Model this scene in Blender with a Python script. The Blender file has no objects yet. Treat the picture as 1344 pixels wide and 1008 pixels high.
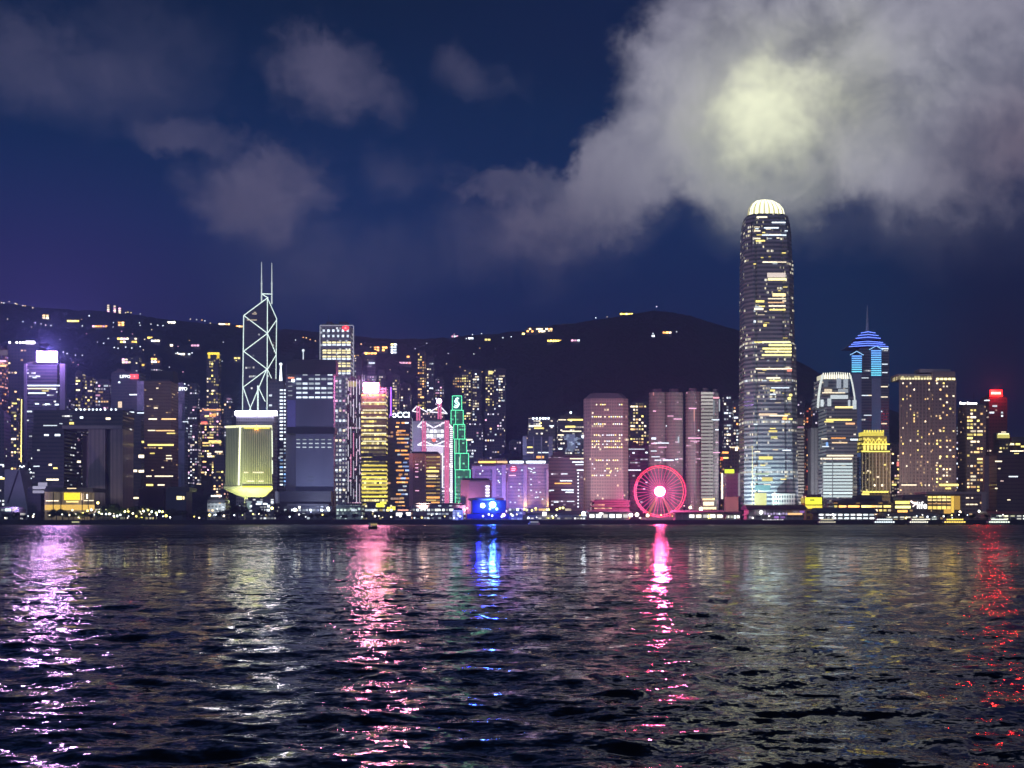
import bpy, math, random
import numpy as np
R = math.radians
sc = bpy.context.scene
col = sc.collection
rng = random.Random(7)

# ---------------------------------------------------------------- camera (level, shifted up: verticals stay vertical)
F, CX, HY, CAMZ = 1580.0, 672.0, 681.0, 6.0      # focal length and horizon of the 1344 x 1008 photograph
cam = bpy.data.objects.new('camera', bpy.data.cameras.new('camera'))
col.objects.link(cam)
cam.location = (0, 0, CAMZ)
cam.rotation_euler = (R(90), 0, 0)
cam.data.sensor_width = 36.0
cam.data.lens = 36.0 * F / 1344.0
cam.data.shift_y = (HY - 504.0) / 1344.0
cam.data.clip_start = 0.5
cam.data.clip_end = 20000
sc.camera = cam
sc.view_settings.view_transform = 'Standard'
sc.view_settings.look = 'None'
sc.view_settings.exposure = 0.3
sc.view_settings.gamma = 1.0
sc.cycles.use_denoising = True
sc.cycles.max_bounces = 6
sc.cycles.volume_bounces = 0
sc.cycles.sample_clamp_indirect = 25.0
sc.cycles.sample_clamp_direct = 0.0
sc.cycles.caustics_reflective = False
sc.cycles.caustics_refractive = False
sc.cycles.blur_glossy = 0.2

def lin(r, g, b):
    f = lambda c: (c/255/12.92) if c/255 <= 0.04045 else ((c/255+0.055)/1.055)**2.4
    return (f(r), f(g), f(b), 1.0)

# ---------------------------------------------------------------- node helper
class NT:
    def __init__(s, tree): s.t = tree; s.n = tree.nodes; s.l = tree.links
    def put(s, sock, v):
        if v is None: return
        if isinstance(v, bpy.types.NodeSocket): s.l.new(v, sock)
        elif isinstance(v, (tuple, list)) and len(v) == 3 and sock.type == 'RGBA': sock.default_value = (*v, 1)
        else: sock.default_value = v
    def m(s, op, a, b=None, c=None, clamp=False):
        n = s.n.new('ShaderNodeMath'); n.operation = op; n.use_clamp = clamp
        for i, v in enumerate((a, b, c)): s.put(n.inputs[i], v)
        return n.outputs[0]
    def mix(s, f, a, b, blend='MIX'):
        n = s.n.new('ShaderNodeMix'); n.data_type = 'RGBA'; n.blend_type = blend
        s.put(n.inputs[0], f); s.put(n.inputs[6], a); s.put(n.inputs[7], b)
        return n.outputs[2]
    def xyz(s, x, y, z):
        n = s.n.new('ShaderNodeCombineXYZ')
        for i, v in enumerate((x, y, z)): s.put(n.inputs[i], v)
        return n.outputs[0]
    def sep(s, v):
        n = s.n.new('ShaderNodeSeparateXYZ'); s.put(n.inputs[0], v); return n.outputs
    def noise(s, v, scale, detail=4, rough=0.55, dist=0.0):
        n = s.n.new('ShaderNodeTexNoise'); s.put(n.inputs['Vector'], v)
        n.inputs['Scale'].default_value = scale; n.inputs['Detail'].default_value = detail
        n.inputs['Roughness'].default_value = rough; n.inputs['Distortion'].default_value = dist
        return n.outputs
    def white(s, v):
        n = s.n.new('ShaderNodeTexWhiteNoise'); n.noise_dimensions = '3D'; s.put(n.inputs['Vector'], v)
        return n.outputs
    def smooth(s, v, a, b, lo=0.0, hi=1.0):
        n = s.n.new('ShaderNodeMapRange'); n.interpolation_type = 'SMOOTHSTEP'
        for i, x in enumerate((v, a, b, lo, hi)): s.put(n.inputs[i], x)
        return n.outputs[0]
    def ramp(s, f, stops):
        n = s.n.new('ShaderNodeValToRGB'); e = n.color_ramp.elements
        e[0].position, e[0].color = stops[0]; e[1].position, e[1].color = stops[-1]
        for p, c in stops[1:-1]:
            k = e.new(p); k.color = c
        s.put(n.inputs[0], f); return n.outputs[0]

# ---------------------------------------------------------------- night sky: navy air with city-lit cloud, laid out by compass direction
world = bpy.data.worlds.new('World'); sc.world = world; world.use_nodes = True
W = NT(world.node_tree); W.n.clear()
tc = W.n.new('ShaderNodeTexCoord')
dx, dy, dz = W.sep(tc.outputs['Generated'])
az0 = W.m('ARCTAN2', dx, dy)
el0 = W.m('ARCSINE', dz)
big = W.noise(tc.outputs['Generated'], 7.0, 5, 0.55)
fine = W.noise(tc.outputs['Generated'], 24.0, 7, 0.68)
bs, fs = W.sep(big[1]), W.sep(fine[1])
def warp(base, i, k1, k2):
    a = W.m('MULTIPLY_ADD', W.m('SUBTRACT', bs[i], 0.5), k1, base)
    return W.m('MULTIPLY_ADD', W.m('SUBTRACT', fs[i], 0.5), k2, a)
az, el = warp(az0, 0, 0.16, 0.06), warp(el0, 1, 0.11, 0.06)
def direction(px, py):
    a = math.atan((px-CX)/F); return a, math.atan((HY-py)/F*math.cos(a))
def blob(px, py, rx, ry, hard=0.0, warped=True, tilt=0.0):
    a, e = direction(px, py)
    A, E = (az, el) if warped else (az0, el0)
    u, v = W.m('SUBTRACT', A, a), W.m('SUBTRACT', E, e)
    if tilt:
        c, s = math.cos(R(tilt)), math.sin(R(tilt))
        u, v = W.m('ADD', W.m('MULTIPLY', u, c), W.m('MULTIPLY', v, s)), W.m('SUBTRACT', W.m('MULTIPLY', v, c), W.m('MULTIPLY', u, s))
    u, v = W.m('DIVIDE', u, rx/F), W.m('DIVIDE', v, ry/F)
    d = W.m('SQRT', W.m('ADD', W.m('MULTIPLY', u, u), W.m('MULTIPLY', v, v)))
    return W.smooth(d, 1.0, hard)
sky = W.ramp(W.m('DIVIDE', el0, 0.42, clamp=True), [(0.0, lin(14,27,60)), (0.28, lin(11,31,72)), (0.42, lin(10,41,88)), (0.55, lin(10,44,90)),
                                          (0.75, lin(8,39,78)), (1.0, lin(7,28,54))])
sky = W.mix(W.smooth(el0, 0.40, 0.75), sky, lin(7,8,16))
def tint(px, py, rx, ry, c, amp):
    global sky
    sky = W.mix(W.m('MULTIPLY', blob(px, py, rx, ry, warped=False), amp), sky, c)
tint(40, 440, 420, 260, lin(58,42,106), 0.65)
tint(470, 330, 260, 200, lin(22,52,102), 0.5)
tint(1344, 430, 380, 330, lin(26,26,44), 0.7)
tint(1110, 440, 190, 190, lin(10,50,88), 0.75)
tint(800, 30, 330, 130, lin(14,32,68), 0.7)
CL = [  # px, py, rx, ry, hard core, amount, tilt: the big lit bank over the tallest tower, then the small puffs
    (1010,135,240,170,0.62,1.0,0), (1190,90,280,180,0.55,1.0,0), (960,40,150,85,0.55,0.9,-10), (860,215,230,90,0.5,0.92,28),
    (770,258,140,62,0.5,0.92,15), (1300,150,220,120,0.4,0.9,0), (1180,210,280,90,0.3,0.8,0), (1330,20,140,90,0.2,0.6,0), (1040,232,260,62,0.1,0.45,0),
    (335,268,118,70,0.3,0.75,0), (425,120,115,65,0.25,0.6,-12), (235,190,80,36,0.3,0.45,0), (640,252,75,40,0.4,0.75,0),
    (520,240,70,45,0,0.36,0), (90,100,190,80,0.1,0.36,-8), (180,60,120,80,0,0.2,0), (620,80,70,50,0,0.3,0), (450,350,260,70,0,0.28,0), (1200,275,360,95,0,0.26,0), (770,300,190,70,0,0.4,8), (700,330,190,80,0,0.35,0)]
dens = None
for (px, py, rx, ry, hard, amp, tilt) in CL:
    b = W.m('MULTIPLY', blob(px, py, rx, ry, hard, True, tilt), amp)
    dens = b if dens is None else W.m('SUBTRACT', 1.0, W.m('MULTIPLY', W.m('SUBTRACT', 1.0, dens), W.m('SUBTRACT', 1.0, b)))
tex = W.noise(tc.outputs['Generated'], 14.0, 6, 0.6, 0.4)[0]
dens = W.m('MULTIPLY', dens, W.smooth(tex, 0.3, 0.62, 0.5, 1.0))
ccol = W.mix(blob(1060, 140, 480, 300, 0.0, False), lin(106,102,128), lin(192,192,202))
ccol = W.mix(W.m('MULTIPLY', blob(1035, 152, 210, 170, 0.0, True), 0.85), ccol, lin(200,202,182))
ccol = W.mix(W.m('MULTIPLY', blob(1024, 156, 78, 92, 0.0, True), 1.0), ccol, (1.35, 1.38, 0.98, 1))
ccol = W.mix(W.m('MULTIPLY', blob(1344, 190, 170, 120, 0.0, False), 0.5), ccol, lin(96,70,92))
torn = W.noise(tc.outputs['Generated'], 17.0, 8, 0.66, 0.6)[0]
ccol = W.mix(1.0, ccol, W.ramp(torn, [(0.32, (0.86, 0.86, 0.88, 1)), (0.5, (0.98, 0.98, 0.98, 1)), (0.66, (1.12, 1.11, 1.1, 1))]), 'MULTIPLY')
sky = W.mix(dens, sky, ccol)
sky = W.mix(W.m('MULTIPLY', blob(1005, 215, 120, 150, 0.0, True), 0.3), sky, lin(170,180,170))
sky = W.mix(W.smooth(el0, -0.005, -0.06), sky, lin(10,10,16))
bg = W.n.new('ShaderNodeBackground'); W.put(bg.inputs[0], sky); bg.inputs[1].default_value = 1.0
out = W.n.new('ShaderNodeOutputWorld'); W.l.new(bg.outputs[0], out.inputs[0])
world.cycles.sampling_method = 'MANUAL'; world.cycles.sample_map_resolution = 512

# the soft glow of the opposite shore's lights, from behind the camera
sun = bpy.data.objects.new('city_glow', bpy.data.lights.new('city_glow', 'SUN')); col.objects.link(sun)
sun.data.energy = 0.7; sun.data.angle = R(25); sun.data.color = (0.60, 0.70, 1.0)
sun.rotation_euler = (R(66), 0, R(-22))

# ---------------------------------------------------------------- materials
_mc = {}
def newmat(name):
    m = bpy.data.materials.new(name); m.use_nodes = True
    t = NT(m.node_tree); p = t.n['Principled BSDF']
    return m, t, p
def paint(name, c, rough=0.7, var=0.25, scale=0.08, metal=0.0):
    k = ('p', name, tuple(c), rough, metal)
    if k in _mc: return _mc[k]
    m, t, p = newmat(name)
    g = t.n.new('ShaderNodeTexCoord').outputs['Object']
    n = t.noise(g, scale, 4)[0]
    d = [x*(1-var) for x in c[:3]]; e = [min(1, x*(1+var)) for x in c[:3]]
    t.put(p.inputs['Base Color'], t.mix(n, (*d, 1), (*e, 1)))
    p.inputs['Roughness'].default_value = rough; p.inputs['Metallic'].default_value = metal
    _mc[k] = m; return m
def glow(name, c, s, sample=False):
    k = ('e', name, tuple(c), s, sample)
    if k in _mc: return _mc[k]
    m, t, p = newmat(name)
    p.inputs['Base Color'].default_value = (0.02, 0.02, 0.02, 1)
    p.inputs['Emission Color'].default_value = (*c[:3], 1)
    p.inputs['Emission Strength'].default_value = s
    m.cycles.emission_sampling = 'FRONT' if sample else 'NONE'
    _mc[k] = m; return m

def facade_group():
    g = bpy.data.node_groups.new('facade_windows', 'ShaderNodeTree')
    I = lambda n, t, d=None: (lambda s: setattr(s, 'default_value', d) if d is not None else None)(g.interface.new_socket(n, in_out='INPUT', socket_type=t))
    for n, d in (('ww', 4.0), ('fh', 4.5), ('mu', 0.2), ('mv', 0.25), ('cell', 0.2), ('run', 0.1), ('row', 0.0), ('power', 3.0), ('dim', 0.01), ('seed', 0.0), ('gloss', 0.2), ('vlo', -1e4), ('vhi', 1e5)):
        I(n, 'NodeSocketFloat', d)
    for n in ('wall', 'glass', 'lampA', 'lampB'): I(n, 'NodeSocketColor', (0.5, 0.5, 0.5, 1))
    g.interface.new_socket('shader', in_out='OUTPUT', socket_type='NodeSocketShader')
    t = NT(g); gi = t.n.new('NodeGroupInput').outputs; go = t.n.new('NodeGroupOutput')
    uv = t.n.new('ShaderNodeUVMap'); u, v, _ = t.sep(uv.outputs[0])
    U, V = t.m('DIVIDE', u, gi['ww']), t.m('DIVIDE', v, gi['fh'])
    fu, fv, iu, iv = t.m('FRACT', U), t.m('FRACT', V), t.m('FLOOR', U), t.m('FLOOR', V)
    band = lambda f, mm: t.m('MULTIPLY', t.m('GREATER_THAN', f, mm), t.m('LESS_THAN', f, t.m('SUBTRACT', 1.0, mm)))
    mask = t.m('MULTIPLY', band(fu, gi['mu']), band(fv, gi['mv']))
    mask = t.m('MULTIPLY', mask, t.m('MULTIPLY', t.m('GREATER_THAN', v, gi['vlo']), t.m('LESS_THAN', v, gi['vhi'])))
    w1 = t.white(t.xyz(iu, iv, gi['seed'])); r1, c1 = w1[0], t.sep(w1[1])
    run = t.white(t.xyz(t.m('FLOOR', t.m('DIVIDE', t.m('ADD', iu, t.m('MULTIPLY', t.m('FRACT', t.m('MULTIPLY', iv, 0.37)), 5.0)), 5.0)), iv, t.m('ADD', gi['seed'], 31.0)))
    row = t.white(t.xyz(0.0, iv, t.m('ADD', gi['seed'], 57.0)))
    clus = t.noise(t.xyz(t.m('MULTIPLY', iu, 0.16), t.m('MULTIPLY', iv, 0.11), gi['seed']), 1.0, 2)[0]
    clus = t.smooth(clus, 0.3, 0.68, 0.25, 1.9)
    l1 = t.m('LESS_THAN', r1, t.m('MULTIPLY', gi['cell'], clus))
    l2 = t.m('MULTIPLY', t.m('LESS_THAN', run[0], t.m('MULTIPLY', gi['run'], clus)), t.m('LESS_THAN', c1[0], 0.85))
    l3 = t.m('MULTIPLY', t.m('LESS_THAN', row[0], gi['row']), t.m('LESS_THAN', c1[1], 0.9))
    lit = t.m('MAXIMUM', l1, t.m('MAXIMUM', l2, l3))
    br = t.m('MULTIPLY_ADD', t.m('POWER', c1[2], 2.0), 0.85, 0.15)
    lamp = t.mix(t.m('MULTIPLY_ADD', c1[0], 0.6, t.m('MULTIPLY', t.sep(run[1])[0], 0.4)), gi['lampA'], gi['lampB'])
    es = t.m('MULTIPLY', mask, t.m('ADD', t.m('MULTIPLY', lit, t.m('MULTIPLY', br, gi['power'])), t.m('MULTIPLY', gi['dim'], t.m('ADD', c1[1], 0.3))))  # dim: faint emission on unlit glass too, put in to brighten the facade
    grime = t.noise(t.xyz(t.m('MULTIPLY', u, 0.05), t.m('MULTIPLY', v, 0.012), gi['seed']), 1.0, 4)[0]
    wall = t.mix(1.0, gi['wall'], t.ramp(grime, [(0.25, (0.72,)*3+(1,)), (0.75, (1.15,)*3+(1,))]), 'MULTIPLY')
    p = t.n.new('ShaderNodeBsdfPrincipled')
    t.put(p.inputs['Base Color'], t.mix(mask, wall, gi['glass']))
    t.put(p.inputs['Roughness'], t.m('MULTIPLY_ADD', mask, t.m('SUBTRACT', gi['gloss'], 0.65), 0.65))
    t.put(p.inputs['Emission Color'], lamp); t.put(p.inputs['Emission Strength'], es)
    t.l.new(p.outputs[0], go.inputs[0])
    return g
FG = facade_group()
_seed = [0]
WARM, YEL, NEUT, COOL, ORG, BLU, GRN, PNK = (1,.60,.24,1), (1,.80,.22,1), (1,.84,.58,1), (.78,.9,1,1), (1,.42,.10,1), (.25,.5,1,1), (.55,1,.75,1), (1,.5,.75,1)
def facade(wall, glass=(.03,.035,.05,1), A=WARM, B=NEUT, **kw):
    m = bpy.data.materials.new('facade'); m.use_nodes = True; t = NT(m.node_tree); t.n.clear()
    g = t.n.new('ShaderNodeGroup'); g.node_tree = FG
    o = t.n.new('ShaderNodeOutputMaterial'); t.l.new(g.outputs[0], o.inputs[0])
    _seed[0] += 1
    kw.setdefault('seed', _seed[0]*3.17)
    for k, v in dict(wall=wall, glass=glass, lampA=A, lampB=B, **kw).items():
        g.inputs[k].default_value = v if not isinstance(v, tuple) else (*v[:3], 1)
    m.cycles.emission_sampling = 'NONE'
    return m

# ---------------------------------------------------------------- mesh builder; u runs round the walls in metres, v up
class MB:
    def __init__(s): s.v = []; s.f = []; s.uv = []; s.mi = []
    def face(s, pts, uv=None, mi=0):
        b = len(s.v); s.v += [tuple(p) for p in pts]; s.f.append(tuple(range(b, b+len(pts))))
        s.uv.append(uv or [(0, 0)]*len(pts)); s.mi.append(mi)
    def loft(s, rings, caps=True, mi=0, capmi=1):
        """rings: list of (polygon [(x, y)...] counter-clockwise from the front corner, z)"""
        b = len(s.v); n = len(rings[0][0])
        for poly, z in rings: s.v += [(x, y, z) for x, y in poly]
        per = [0.0]
        P = rings[0][0]
        for i in range(n): per.append(per[-1]+math.hypot(P[(i+1) % n][0]-P[i][0], P[(i+1) % n][1]-P[i][1]))
        for k in range(len(rings)-1):
            z0, z1 = rings[k][1], rings[k+1][1]
            for i in range(n):
                j = (i+1) % n
                s.f.append((b+k*n+i, b+k*n+j, b+(k+1)*n+j, b+(k+1)*n+i))
                s.uv.append([(per[i], z0), (per[i+1], z0), (per[i+1], z1), (per[i], z1)]); s.mi.append(mi)
        if caps:
            s.f.append(tuple(b+(len(rings)-1)*n+i for i in range(n))); s.uv.append([(0, 0)]*n); s.mi.append(capmi)
            s.f.append(tuple(b+i for i in reversed(range(n)))); s.uv.append([(0, 0)]*n); s.mi.append(capmi)
        return s
    def box(s, x0, x1, y0, y1, z0, z1, mi=0, capmi=None):
        return s.loft([([(x0, y0), (x1, y0), (x1, y1), (x0, y1)], z0), ([(x0, y0), (x1, y0), (x1, y1), (x0, y1)], z1)], mi=mi, capmi=mi if capmi is None else capmi)
    def tube(s, a, b, r, n=6, r2=None, mi=0):
        a, b = np.array(a, float), np.array(b, float); d = b-a; L = np.linalg.norm(d); d /= L
        u = np.cross(d, (0, 0, 1) if abs(d[2]) < 0.9 else (1, 0, 0)); u /= np.linalg.norm(u); w = np.cross(d, u)
        k = len(s.v); r2 = r if r2 is None else r2
        for c, q in ((a, r), (b, r2)):
            for i in range(n):
                t = 2*math.pi*i/n; s.v.append(tuple(c+q*(math.cos(t)*u+math.sin(t)*w)))
        for i in range(n):
            j = (i+1) % n; s.f.append((k+i, k+j, k+n+j, k+n+i)); s.uv.append([(0, 0)]*4); s.mi.append(mi)
        s.f.append(tuple(k+i for i in reversed(range(n)))); s.uv.append([(0, 0)]*n); s.mi.append(mi)
        s.f.append(tuple(k+n+i for i in range(n))); s.uv.append([(0, 0)]*n); s.mi.append(mi)
        return s
    def ball(s, c, r, n=10, m=6, sz=1.0, mi=0):
        k = len(s.v)
        for j in range(m+1):
            t = math.pi*j/m
            for i in range(n):
                a = 2*math.pi*i/n
                s.v.append((c[0]+r*math.sin(t)*math.cos(a), c[1]+r*math.sin(t)*math.sin(a), c[2]-r*sz*math.cos(t)))
        for j in range(m):
            for i in range(n):
                i2 = (i+1) % n; s.f.append((k+j*n+i, k+j*n+i2, k+(j+1)*n+i2, k+(j+1)*n+i)); s.uv.append([(0, 0)]*4); s.mi.append(mi)
        return s
    def mesh(s, name, mats):
        me = bpy.data.meshes.new(name); me.from_pydata(s.v, [], s.f)
        l = me.uv_layers.new(name='UVMap')
        l.data.foreach_set('uv', [c for f in s.uv for p in f for c in p])
        mats = mats if isinstance(mats, (list, tuple)) else [mats]
        for m in mats: me.materials.append(m)
        me.polygons.foreach_set('material_index', [min(i, len(mats)-1) for i in s.mi])
        me.update(); return me
    def build(s, name, mats, parent=None, loc=(0, 0, 0)):
        return place(name, s.mesh(name, mats), parent, loc)
def place(name, me, parent=None, loc=(0, 0, 0)):
    o = bpy.data.objects.new(name, me); col.objects.link(o); o.location = loc
    if parent: o.parent = parent
    return o
def tag(o, label, cat, group=None):
    o['label'] = label; o['category'] = cat
    if group: o['group'] = group
    return o
def thing(name, label, cat, loc=(0, 0, 0), group=None):
    return tag(place(name, None, None, loc), label, cat, group)
def copy_tree(o, parent=None):
    c = o.copy(); col.objects.link(c)
    if parent: c.parent = parent
    for ch in o.children: copy_tree(ch, c)
    return c
def lettering(s, size, mat, parent, loc, extrude=0.3, width=None, bold=0.0, name='lettering'):
    cu = bpy.data.curves.new(name, 'FONT'); cu.body = s; cu.size = size; cu.extrude = extrude; cu.offset = bold
    cu.align_x = 'CENTER'; cu.align_y = 'CENTER'; cu.materials.append(mat); cu.resolution_u = 3
    tmp = bpy.data.objects.new(name, cu); col.objects.link(tmp)
    me = bpy.data.meshes.new_from_object(tmp.evaluated_get(bpy.context.evaluated_depsgraph_get()))
    bpy.data.objects.remove(tmp)
    o = place(name, me, parent, loc); o.rotation_euler = (R(90), 0, 0)
    if width: o.scale = (width, 1, 1)
    return o

# ---------------------------------------------------------------- from a photo column / row and a distance to the place itself
def wx(px, Y): return (px-CX)/F*Y
def wz(py, Y): return CAMZ+(HY-py)/F*Y
LAND = 4.5
RIDGE = [(-500,420),(-200,395),(0,399),(60,406),(130,410),(200,419),(300,428),(400,436),(480,446),(560,446),(640,440),(700,435),(760,425),(820,415),(862,409),(900,414),(970,437),(1060,482),(1140,530),(1250,566),(1344,590),(1700,610)]
def ridge_py(px): return np.interp(px, [a for a, _ in RIDGE], [b for _, b in RIDGE])
YF, YR = 1780.0, 3300.0
def bumps(X, Y):
    return (np.sin(X*0.011+1.3*np.sin(Y*0.004))*0.5+np.sin(X*0.023+Y*0.009+2.0)*0.3+np.sin(X*0.051-Y*0.017)*0.2)
def ground_z(X, Y):
    px = CX+X/np.maximum(Y, 1)*F
    H = wz(ridge_py(px), YR)-LAND
    t = np.clip((Y-YF)/(YR-YF), 0, 1.3)
    s = np.where(t < 1, 0.35*t+0.65*t*t*(3-2*t), 1.0-(t-1)*0.9)
    return LAND+H*s+bumps(X, Y)*38*np.clip(t*4, 0, 1)*np.clip(abs(1-t)*2.2, 0, 1)

# ---------------------------------------------------------------- water
def make_water():
    rows, cols = 760, 420
    y = 1.0/np.linspace(1/14.0, 1/1251.5, rows)
    c = np.linspace(-1, 1, cols)
    Yg, C = np.meshgrid(y, c, indexing='ij')
    Xg = C*(26+0.52*Yg)
    Z = np.zeros_like(Xg)
    dyl = Yg**2/7200.0
    r = np.random.RandomState(5)
    for k in range(64):
        lam = 0.9*(9.0/0.9)**r.rand()
        th = r.normal(0.25, 0.75)
        kx, ky = math.sin(th)*2*math.pi/lam, math.cos(th)*2*math.pi/lam
        amp = 0.021*lam/(2*math.pi)*(0.55 if lam > 4 else 1.0)
        fade = np.clip((lam/(2.4*dyl))-0.6, 0, 1)
        ph = kx*Xg+ky*Yg+r.rand()*6.28
        Z += amp*fade*(np.sin(ph)+0.25*np.sin(2*ph+1.0))
    me = bpy.data.meshes.new('water')
    v = np.stack([Xg, Yg, Z], -1).reshape(-1, 3)
    i = np.arange((rows-1)*(cols-1)); a = i//(cols-1)*cols+i % (cols-1)
    f = np.stack([a, a+1, a+cols+1, a+cols], -1)
    me.from_pydata(v.tolist(), [], f.tolist()); me.polygons.foreach_set('use_smooth', [True]*len(f))
    m, t, p = newmat('harbour_water')
    p.inputs['Base Color'].default_value = (0.003, 0.004, 0.007, 1); p.inputs['IOR'].default_value = 1.33
    g = t.n.new('ShaderNodeTexCoord').outputs['Object']
    mp = t.n.new('ShaderNodeMapping'); t.l.new(g, mp.inputs[0]); mp.inputs['Scale'].default_value = (0.8, 1.0, 1.0)
    g = mp.outputs[0]
    # wave slopes: three sizes of chop added to the modelled swell
    y = t.sep(g)[1]
    def slope(scale, k, det=3):
        c = t.sep(t.noise(g, scale, det, 0.55, 0.5)[1])
        return t.m('MULTIPLY', t.m('SUBTRACT', c[0], 0.5), t.m('MULTIPLY', k, 0.7) if not isinstance(k, float) else k*0.7), t.m('MULTIPLY', t.m('SUBTRACT', c[1], 0.5), k)
    gust = t.smooth(t.noise(g, 0.02, 3)[0], 0.35, 0.65, 0.65, 1.15)
    (ax, ay), (bx, by), (cx, cy) = slope(4.5, 0.62), slope(1.4, 0.85), slope(0.40, t.smooth(y, 30.0, 250.0, 0.35, 0.9))
    sx, sy = t.m('ADD', ax, t.m('ADD', bx, cx)), t.m('ADD', ay, t.m('ADD', by, cy))
    sy = t.m('ADD', sy, t.smooth(y, 110.0, 420.0, 0.0, -0.25))      # far off only the wave faces turned this way are seen
    geo = t.n.new('ShaderNodeNewGeometry').outputs['Normal']
    va = t.n.new('ShaderNodeVectorMath'); va.operation = 'ADD'
    t.l.new(geo, va.inputs[0]); t.l.new(t.xyz(t.m('MULTIPLY', sx, gust), t.m('MULTIPLY', sy, gust), 0.0), va.inputs[1])
    vn = t.n.new('ShaderNodeVectorMath'); vn.operation = 'NORMALIZE'; t.l.new(va.outputs[0], vn.inputs[0])
    t.l.new(vn.outputs[0], p.inputs['Normal'])
    t.put(p.inputs['Roughness'], t.smooth(y, 60.0, 700.0, 0.05, 0.16))
    me.materials.append(m)
    o = place('water', me); o['kind'] = 'structure'
make_water()

def make_land():
    xs = np.linspace(-500, 1850, 240); ys = np.concatenate([[1251.5], np.linspace(1300, YF, 8), np.linspace(YF+8, YR+420, 150)])
    PX, Yg = np.meshgrid(xs, ys); X = (PX-CX)/F*Yg; Z = ground_z(X, Yg)
    tr = np.random.RandomState(3).rand(*Z.shape)
    Z = Z+np.where(Yg > YF+40, (tr-0.5)*9, 0)
    nr, nc = Z.shape
    v = np.stack([X, Yg, Z], -1).reshape(-1, 3)
    i = np.arange((nr-1)*(nc-1)); a = i//(nc-1)*nc+i % (nc-1)
    f = np.stack([a, a+1, a+nc+1, a+nc], -1)
    def part(name, sel, mat):
        me = bpy.data.meshes.new(name); fs = f[sel]; u, inv = np.unique(fs, return_inverse=True)
        me.from_pydata(v[u].tolist(), [], inv.reshape(-1, 4).tolist()); me.materials.append(mat)
        o = place(name, me); o['kind'] = 'structure'
    m, t, p = newmat('hill_woods')
    g = t.n.new('ShaderNodeTexCoord').outputs['Object']
    t.put(p.inputs['Base Color'], t.ramp(t.noise(g, 0.035, 6, 0.65)[0], [(0.3, (0.010,0.016,0.016,1)), (0.7, (0.032,0.046,0.042,1))]))
    p.inputs['Roughness'].default_value = 0.95
    b = t.n.new('ShaderNodeBump'); b.inputs['Distance'].default_value = 14.0; t.put(b.inputs['Height'], t.noise(g, 0.07, 5, 0.6)[0]); t.l.new(b.outputs[0], p.inputs['Normal'])
    r = i//(nc-1)
    part('ground', r < 8, paint('pavement', (0.06, 0.06, 0.06), 0.85))
    part('hills', r >= 8, m)
make_land()
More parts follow.
